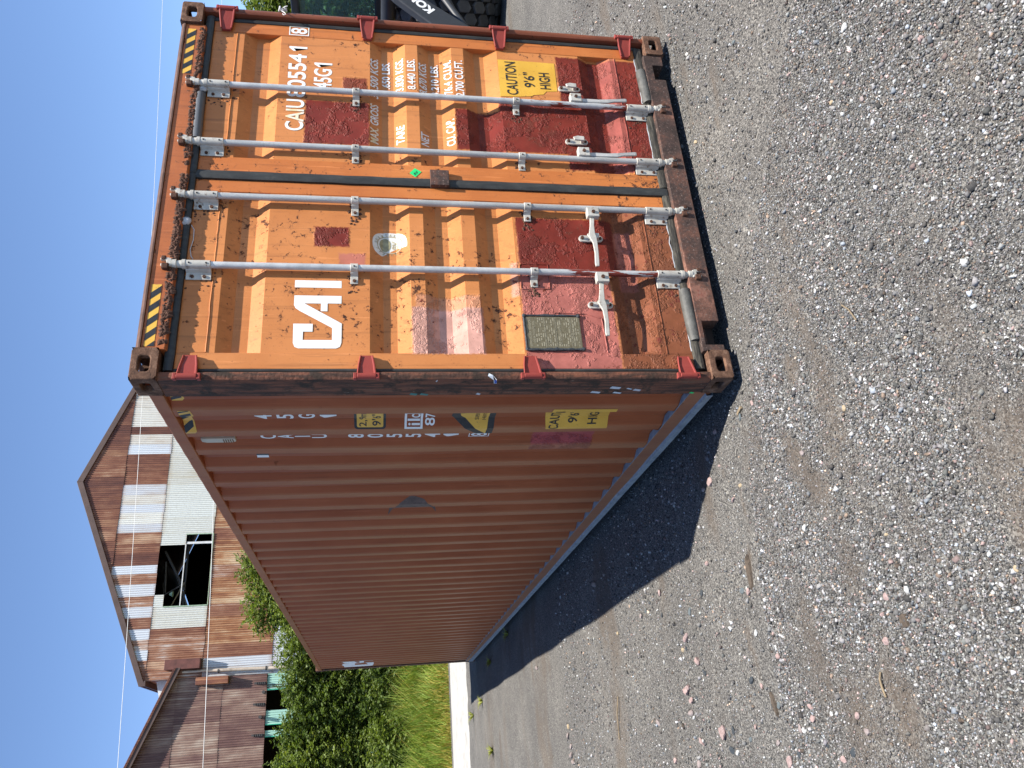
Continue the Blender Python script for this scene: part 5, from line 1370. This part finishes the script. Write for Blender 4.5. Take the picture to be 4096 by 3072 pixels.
# row 3 with the broken opening
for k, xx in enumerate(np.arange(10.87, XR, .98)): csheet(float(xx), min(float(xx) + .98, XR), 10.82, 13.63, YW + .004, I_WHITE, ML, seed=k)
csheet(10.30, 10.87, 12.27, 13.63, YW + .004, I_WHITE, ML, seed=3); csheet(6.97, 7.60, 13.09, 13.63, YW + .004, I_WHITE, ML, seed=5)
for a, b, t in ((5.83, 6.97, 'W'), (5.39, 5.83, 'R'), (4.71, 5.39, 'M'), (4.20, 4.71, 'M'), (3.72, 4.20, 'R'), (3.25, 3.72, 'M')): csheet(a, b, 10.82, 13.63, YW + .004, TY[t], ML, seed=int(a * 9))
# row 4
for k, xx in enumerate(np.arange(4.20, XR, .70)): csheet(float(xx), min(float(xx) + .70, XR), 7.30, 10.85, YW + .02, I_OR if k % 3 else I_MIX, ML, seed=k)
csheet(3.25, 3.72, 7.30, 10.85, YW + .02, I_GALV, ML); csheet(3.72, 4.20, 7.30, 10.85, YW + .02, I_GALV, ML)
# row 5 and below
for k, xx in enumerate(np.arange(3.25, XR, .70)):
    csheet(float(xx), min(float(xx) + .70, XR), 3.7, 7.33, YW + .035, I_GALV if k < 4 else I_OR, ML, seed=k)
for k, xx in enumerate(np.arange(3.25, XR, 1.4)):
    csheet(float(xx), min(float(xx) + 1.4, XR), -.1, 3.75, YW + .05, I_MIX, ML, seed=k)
# sides, roof, back
YB = 66
obj('side_wall', MB().box(3.27, 3.33, YW + .08, YB, -.1, 13.6), I_MIX, ML)
obj('side_wall', MB().box(XR - .08, XR - .02, YW + .08, YB, -.1, 14.0), I_MIX, ML)
obj('back_wall', MB().prism([(3.3, -.1), (XR - .05, -.1), (XR - .05, 14.0), (RX, 18.1), (3.3, 13.6)], 'y', YB, YB + .1), DARKW, ML)
for a, b, s in ((RX, 2.98, -1), (RX, XR + .35, 1)):
    sl = .408 if s < 0 else .378
    zb = RZ - sl * abs(b - RX)
    obj('roof', MB().prism([(a, RZ + .03), (b, zb + .03), (b, zb + .13), (a, RZ + .14)], 'y', YW - .07, YB + .3), I_DARK, ML)
    obj('gable_fascia', MB().prism([(a, RZ - .13), (b, zb - .13), (b, zb + .17), (a, RZ + .20)], 'y', YW - .115, YW - .073), FASC, ML, bevel=.01)
obj('eave_soffit', MB().box(2.98, 3.24, YW - .18, YB, 13.50, 13.58), FASC, ML)
# opening: rim, rail, post, trusses inside
RIM = flat('green_rim', (.30, .40, .28), .7, var=.3)
mb = MB().box(6.95, 10.87, YW - .035, YW + .03, 10.815, 10.87)
obj('opening_rail', MB().box(6.97, 10.32, YW - .02, YW + .05, 12.215, 12.265), PALEPOST, ML)
obj('opening_rim', MB().box(6.925, 6.975, YW - .03, YW + .05, 10.82, 13.09), RIM, ML)
obj('opening_rim', MB().box(10.865, 10.91, YW - .03, YW + .05, 10.85, 12.27), RIM, ML)
obj('opening_post', MB().box(10.34, 10.46, YW + .02, YW + .10, 10.85, 12.22), PALEPOST, ML)
obj('opening_sill', MB().box(6.93, 10.90, YW - .03, YW + .06, 10.80, 10.835), RIM, ML)
for (x0, z0, x1, z1, m, r) in ((10.2, 13.5, 8.0, 12.3, STEEL, .07), (9.6, 13.4, 7.9, 13.3, STEEL, .05), (8.4, 12.32, 7.1, 12.95, WOOD, .035), (8.3, 12.4, 7.7, 13.5, STEEL, .04), (9.2, 13.0, 8.4, 12.5, STEEL, .018), (8.45, 13.45, 7.6, 13.35, STEEL, .016)):
    obj('truss_bar', MB().cyl((x0, YW + .9, z0), (x1, YW + 1.0, z1), r, n=8), m, ML, 40)
obj('roof_truss', MB().cyl((6.0, YW + 1.2, 12.35), (12.5, YW + 1.2, 12.35), .06, n=8), STEEL, ML, 40)
obj('bay_lamp', MB().cyl((7.75, YW + .7, 13.0), (7.75, YW + .7, 12.82), .06, .17, n=16), RIM, ML, 40)
# duct boxes and downpipe
BOXM = flat('rusty_box', (.13, .045, .033), .6, var=.35, vscale=3)
BOXO = iron('rusty_duct', (.45, .22, .11), (.30, .12, .055), (.15, .05, .03), .02)
def ductbox(x0, x1, z0, z1, dep, m, parent, nm):
    o = obj(nm, MB().box(x0, x1, YW - dep, YW - .02, z0, z1), m, parent, bevel=.01)
    obj('box_flange', MB().box(x0 - .05, x1 + .05, YW - .06, YW - .035, z0 - .05, z0 + .02), STEEL, parent)
ductbox(3.68, 4.18, 10.86, 12.60, .45, BOXM, ML, 'duct_box')
obj('downpipe', MB().tube([(3.56, YW - .12, 11.75), (3.56, YW - .16, 10.5), (3.54, YW - .16, 9.95), (3.47, YW - .16, 6.4), (3.45, YW - .16, .2)], [.055, .06, .085, .085, .085], 12), flat('pipe_galv', (.46, .38, .30), .6, var=.4, vscale=2), ML, 50)
for z in (9.95, 7.55, 5.2): obj('pipe_collar', MB().cyl((3.51, YW - .16, z - .04), (3.51, YW - .16, z + .04), .105, n=12), STEEL, ML, 40)

# the shed whose roof rises the other way
SD = thing('corrugated_shed', 'lower weathered iron shed with a dark open bay and green sheets', 'building', (-7.2, YW, -.1))
def rz2(x): return 12.02 + .415 * (3.5 - x) if x > -7.2 else 12.02 + .415 * 10.7 - .415 * (-7.2 - x)
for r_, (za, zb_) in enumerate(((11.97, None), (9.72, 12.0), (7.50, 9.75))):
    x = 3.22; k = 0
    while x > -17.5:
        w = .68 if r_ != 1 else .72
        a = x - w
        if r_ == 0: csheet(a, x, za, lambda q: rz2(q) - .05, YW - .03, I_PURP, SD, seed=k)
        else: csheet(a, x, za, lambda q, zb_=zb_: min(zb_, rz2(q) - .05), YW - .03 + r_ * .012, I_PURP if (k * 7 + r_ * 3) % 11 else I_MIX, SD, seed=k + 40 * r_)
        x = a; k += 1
for a, b in ((3.75, -7.2), (-18.0, -7.2)):
    za, zb_ = rz2(max(min(a, 3.75), -18)), rz2(-7.2)
    P = [(a, za - .02), (b, zb_ - .02), (b, zb_ + .08), (a, za + .08)]
    obj('roof', MB().prism(P, 'y', YW - .42, YB), I_PURP, SD)
    obj('barge_board', MB().prism([(a, za - .14), (b, zb_ - .14), (b, zb_ + .10), (a, za + .10)], 'y', YW - .46, YW - .424), FASC, SD, bevel=.01)
    for q in range(3):
        obj('roof_edge_sheet', MB().prism([(a, za + .085 + q * .05), (b, zb_ + .085 + q * .05), (b, zb_ + .115 + q * .05), (a, za + .115 + q * .05)], 'y', YW - .50 + .03 * q, YW - .2), I_DARK, SD)
ductbox(2.86, 3.22, 9.40, 11.0, .42, BOXO, SD, 'duct_box')
obj('valley_flashing', MB().prism([(3.34, 12.42), (3.23, 13.12), (2.14, 12.86), (3.20, 12.40)], 'y', YW + .5, YW + .55), flat('pale_flashing', (.58, .60, .60), .6, var=.2), SD)
# open bay under the cladding: green sheets, straps, dark depth
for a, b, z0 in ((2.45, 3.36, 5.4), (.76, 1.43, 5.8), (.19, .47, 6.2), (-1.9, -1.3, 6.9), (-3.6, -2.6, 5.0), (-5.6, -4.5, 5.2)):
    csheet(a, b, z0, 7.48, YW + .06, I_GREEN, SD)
    obj('sheet_edge', MB().box(a - .035, a, YW + .02, YW + .09, z0, 7.48), flat('bright_green_edge', (.03, .36, .22), .5), SD)
for a in (2.78, 1.75, .28):
    mb = MB().box(a - .05, a + .05, YW - .10, YW - .06, 7.52, 8.12)
    for q in range(5): mb.box(a - .06, a + .06, YW - .13, YW - .10, 7.58 + q * .10, 7.63 + q * .10)
    obj('strap_bracket', mb, STEEL, SD)
for a, z in ((1.12, 7.72), (2.32, 7.62)): obj('pipe_stub', MB().cyl((a, YW - .25, z), (a, YW + .05, z), .085, n=14), STEEL, SD, 40)
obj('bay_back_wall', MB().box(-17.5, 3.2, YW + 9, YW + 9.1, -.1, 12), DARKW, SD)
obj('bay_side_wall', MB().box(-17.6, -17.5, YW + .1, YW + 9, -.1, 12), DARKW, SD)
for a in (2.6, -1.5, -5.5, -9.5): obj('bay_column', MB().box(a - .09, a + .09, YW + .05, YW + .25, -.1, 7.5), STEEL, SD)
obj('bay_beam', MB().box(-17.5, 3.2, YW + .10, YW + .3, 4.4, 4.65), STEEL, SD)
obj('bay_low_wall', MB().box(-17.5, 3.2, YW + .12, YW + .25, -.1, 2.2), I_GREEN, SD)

# ------------------------------------------------------------------ wires crossing in front
WIRE = flat('wire', (.62, .62, .60), .5, var=.05)
def wire(pts, r, label):
    xs = np.array([p[0] for p in pts]); zs = np.array([p[1] for p in pts])
    c = np.polyfit(xs, zs, 2)
    X = np.linspace(-45, 60, 60)
    base_ = [(float(a), 25.0, float(np.polyval(c, a))) for a in X]
    return based('overhead_wire', MB().tube(base_, r, 6), WIRE, base_[30], label, 'wire', 'overhead wires', smooth=60)
wire([(32.73, 11.96), (20.64, 11.01), (18.34, 10.86), (11.6, 10.41), (6.23, 10.08), (2.56, 9.89), (-1.06, 9.64)], .008, 'thin upper overhead wire crossing the sky and the gable')
wire([(6.49, 7.49), (1.18, 7.26), (-1.26, 7.15), (32.7, 9.2)], .010, 'thin lower overhead wire crossing below the broken opening')

# ------------------------------------------------------------------ wheel loader behind the right corner
LY = flat('loader_yellow', (.62, .40, .06), .4, var=.12)
LG = flat('loader_grey', (.026, .028, .032), .5, var=.2)
LB = flat('loader_black', (.014, .015, .016), .5, var=.2)
TYR = flat('tyre_rubber', (.085, .083, .079), .85, var=.25, vscale=8, bump=.2)
TYD = flat('tyre_groove', (.018, .018, .018), .95)
GL = Mat('cab_glass', .03, 0, .5); GL.set('Base Color', (.45, .62, .60, 1)); GL.set('Transmission Weight', .92); GL.set('IOR', 1.08); GL = GL.m
def steer_it(W_, cx, cy, deg):
    # turn a steered wheel about the vertical through its own centre
    p = Vector((cx, cy, 0)) - LOC['wheel_loader']; p.z = 0
    W_.matrix_local = Matrix.Translation(p) @ Matrix.Rotation(R(deg), 4, 'Z') @ Matrix.Translation(-p) @ W_.matrix_local
LO = thing('wheel_loader', 'yellow and dark grey wheel loader parked behind the container', 'loader', (8.45, 4.7, -.02))
def wheel(cx, cy, r, w, lugs, steer=0):
    zc = r - .03
    wr = MB()
    prof = [(-w / 2, r * .55), (-w / 2, r * .86), (-w * .42, r * .95), (-w * .2, r * .975), (w * .2, r * .975), (w * .42, r * .95), (w / 2, r * .86), (w / 2, r * .55)]
    n = 40
    for k in range(n):
        a = 2 * math.pi * k / n
        wr.v += [(cx + q * math.cos(a), cy + p, zc + q * math.sin(a)) for p, q in prof]
    m = len(prof)
    for k in range(n):
        wr.f += [(k * m + i, k * m + i + 1, ((k + 1) % n) * m + i + 1, ((k + 1) % n) * m + i) for i in range(m - 1)]
    W_ = obj('wheel', wr, TYD, LO, 40)
    rim_ = obj('rim', MB().cyl((cx, cy - w * .40, zc), (cx, cy + w * .40, zc), r * .56, n=28).cyl((cx, cy - w * .46, zc), (cx, cy + w * .46, zc), r * .2, n=16), LY, W_, 40)
    if not lugs: 
        mb = MB()
        for k in range(28):
            a = 2 * math.pi * k / 28
            for s in (-1, 1):
                c, sn = math.cos(a + s * .05), math.sin(a + s * .05)
                mb.v += []
                o = Vector((cx + c * r, cy + s * w * .26, zc + sn * r))
                mb.cyl(o - Vector((c, 0, sn)) * .05, o, .075, .065, n=6)
        t = obj('tread', mb, TYR, W_); t['kind'] = 'stuff'
        steer_it(W_, cx, cy, steer)
        return
    # diamond tread, block by block
    R0 = r * .955
    base_me = None
    rows = 22; cols = 4; cw = w * .94 / cols
    for k in range(rows):
        for c in range(cols):
            a = 2 * math.pi * (k + .5 * (c % 2)) / rows
            mb = MB()
            P = [(-.44, -.10), (-.28, -.47), (.22, -.47), (.46, .08), (.30, .47), (-.24, .47)]
            yc = (c - (cols - 1) / 2) * cw
            arc = 2 * math.pi * r / rows
            crown = .0 if c in (1, 2) else -.03
            if base_me is None:
                for hgt, s in ((-.01, 1.0), (.048, .94), (.052, .86)):
                    mb.v += [(p[1] * cw * 1.08 * s, p[0] * arc * 1.02 * s, hgt) for p in P]
                for q in range(2):
                    mb.f += [(q * 6 + i, q * 6 + (i + 1) % 6, q * 6 + 6 + (i + 1) % 6, q * 6 + 6 + i) for i in range(6)]
                mb.f.append(tuple(range(12, 18)))
                base_me = bpy.data.meshes.new('tread_block'); base_me.from_pydata(mb.v, [], mb.f); base_me.materials.append(TYR)
            o = bpy.data.objects.new('tread_block', base_me); COL.objects.link(o); o.parent = W_
            ca, sa = math.cos(a), math.sin(a)
            M4 = Matrix(((0, -sa, ca, 0), (1, 0, 0, 0), (0, ca, sa, 0), (0, 0, 0, 1)))
            M4.translation = Vector((cx + ca * (R0 + crown), cy + yc, zc + sa * (R0 + crown))) - LOC['wheel_loader']
            o.matrix_local = M4
    steer_it(W_, cx, cy, steer)
WX, WY = 7.95, 4.12
wheel(WX + .45, WY + .45, .86, .66, True, 40)
wheel(WX + .45, WY + 2.5, .86, .66, False, 40)
wheel(WX + 2.9, WY, .80, .62, False)
wheel(WX + 2.9, WY + 2.05, .80, .62, False)
yc = WY + 1.02
obj('axle', MB().cyl((WX, WY, .66), (WX, WY + 2.05, .66), .13, n=14).cyl((WX + 2.9, WY, .66), (WX + 2.9, WY + 2.05, .66), .13, n=14), LG, LO, 40)
obj('front_frame', MB().prism([(WX - .55, .45), (WX + 1.1, .45), (WX + 1.1, 1.15), (WX + .6, 1.45), (WX - .3, 1.25), (WX - .6, .8)], 'y', yc - .42, yc + .42), LY, LO, bevel=.02)
obj('rear_body', MB().prism([(WX + 1.3, .50), (WX + 4.3, .50), (WX + 4.4, 1.30), (WX + 4.2, 1.85), (WX + 2.4, 1.95), (WX + 1.3, 1.45)], 'y', yc - .75, yc + .75), LY, LO, bevel=.05)
obj('fender', MB().prism([(WX + 2.1, 1.36), (WX + 2.3, 1.50), (WX + 3.5, 1.50), (WX + 3.7, 1.36), (WX + 3.7, 1.42), (WX + 3.5, 1.57), (WX + 2.3, 1.57), (WX + 2.1, 1.42)], 'y', WY - .3, yc - .7), LG, LO, bevel=.01)
# boom on the near side, running down towards the bucket
def boom(y0, y1):
    o = obj('lift_arm', MB().prism([(WX + .85, 2.06), (WX + .74, 2.25), (WX + .30, 2.22), (WX - .64, 1.56), (WX - 1.42, .76), (WX - 1.36, .44), (WX - 1.20, .46), (WX - .50, 1.34), (WX + .36, 1.96)], 'y', y0, y1), LG, LO, bevel=.015)
    return o
bm_ = boom(WY - .42, WY - .31); boom(WY + 2.36, WY + 2.47)
# maker's lettering along the arm
vsl, fsl = fit(text2d('KOMATSU', .05), 0, .85, 0, .125)
dirv = Vector((.70, .714)).normalized()
mbt = MB(); mbt.v = [(WX - .84 + p[0] * dirv.x - p[1] * dirv.y, WY - .4235, 1.03 + p[0] * dirv.y + p[1] * dirv.x) for p in vsl]; mbt.f = fsl
obj('lettering', mbt, flat('white_print', (.75, .75, .73), .5, var=.05), bm_, fix=False, label='white lettering on the lift arm')
obj('cross_tube', MB().cyl((WX - .1, WY - .36, 1.62), (WX - .1, WY + 2.40, 1.62), .10, n=14), LG, LO, 40)
obj('hydraulic_ram', MB().cyl((WX - .1, WY - .20, 1.0), (WX - 1.0, WY - .20, .55), .05, n=12).cyl((WX - 1.0, WY - .20, .55), (WX - 1.2, WY - .2, .45), .03, n=12), LG, LO, 40)
obj('bucket', MB().prism([(WX - 1.20, .05), (WX - 2.15, .04), (WX - 2.18, .08), (WX - 1.35, .22), (WX - 1.30, .75), (WX - 1.55, .98), (WX - 1.50, 1.02), (WX - 1.20, .80), (WX - 1.10, .40)], 'y', WY - .38, WY + 2.45), LG, LO, bevel=.01)
obj('cab_skirt', MB().box(WX + .72, WX + 2.3, yc - .80, yc + .80, 1.12, 1.44), LY, LO, bevel=.02)
# cab
cx0, cx1, cy0, cy1 = WX + .95, WX + 2.35, yc - .72, yc + .72
cb = obj('cab', MB().prism([(cx0 - .08, 2.93), (cx1 + .12, 2.93), (cx1 + .12, 3.05), (cx0 - .10, 3.05)], 'y', cy0 - .08, cy1 + .08), LG, LO, bevel=.03)
obj('cab_base', MB().box(cx0, cx1, cy0, cy1, 1.45, 1.80), LB, cb, bevel=.02)
for a in (cx0 + .04, cx1 - .04):
    for b in (cy0 + .04, cy1 - .04): obj('cab_pillar', MB().box(a - .04, a + .04, b - .04, b + .04, 1.80, 2.93), LB, cb, bevel=.01)
obj('cab_pillar', MB().box(cx0 + .62, cx0 + .70, cy0, cy0 + .07, 1.8, 2.93), LB, cb)
obj('windscreen', MB().box(cx0 + .01, cx0 + .022, cy0 + .08, cy1 - .08, 1.80, 2.93), GL, cb)
for b in (cy0 + .01, cy1 - .022): obj('side_window', MB().box(cx0 + .08, cx1 - .08, b, b + .012, 1.80, 2.93), GL, cb)
obj('rear_window', MB().box(cx1 - .022, cx1 - .01, cy0 + .08, cy1 - .08, 1.80, 2.93), GL, cb)
obj('seat', MB().box(cx0 + .55, cx0 + 1.05, yc - .25, yc + .25, 1.80, 1.98).box(cx0 + .95, cx0 + 1.08, yc - .24, yc + .24, 1.98, 2.55), LB, cb, bevel=.04)
obj('handrail', MB().tube([(WX + .55, WY - .05, 1.5), (WX + .50, WY - .05, 1.85), (WX + .62, WY - .05, 2.0), (WX + .85, WY - .05, 1.95)], .022, 8), LB, LO, 50)
obj('headlamp', MB().cyl((WX + .30, WY + .12, 1.78), (WX + .20, WY + .12, 1.78), .09, n=16), PALEPOST, LO, 40)
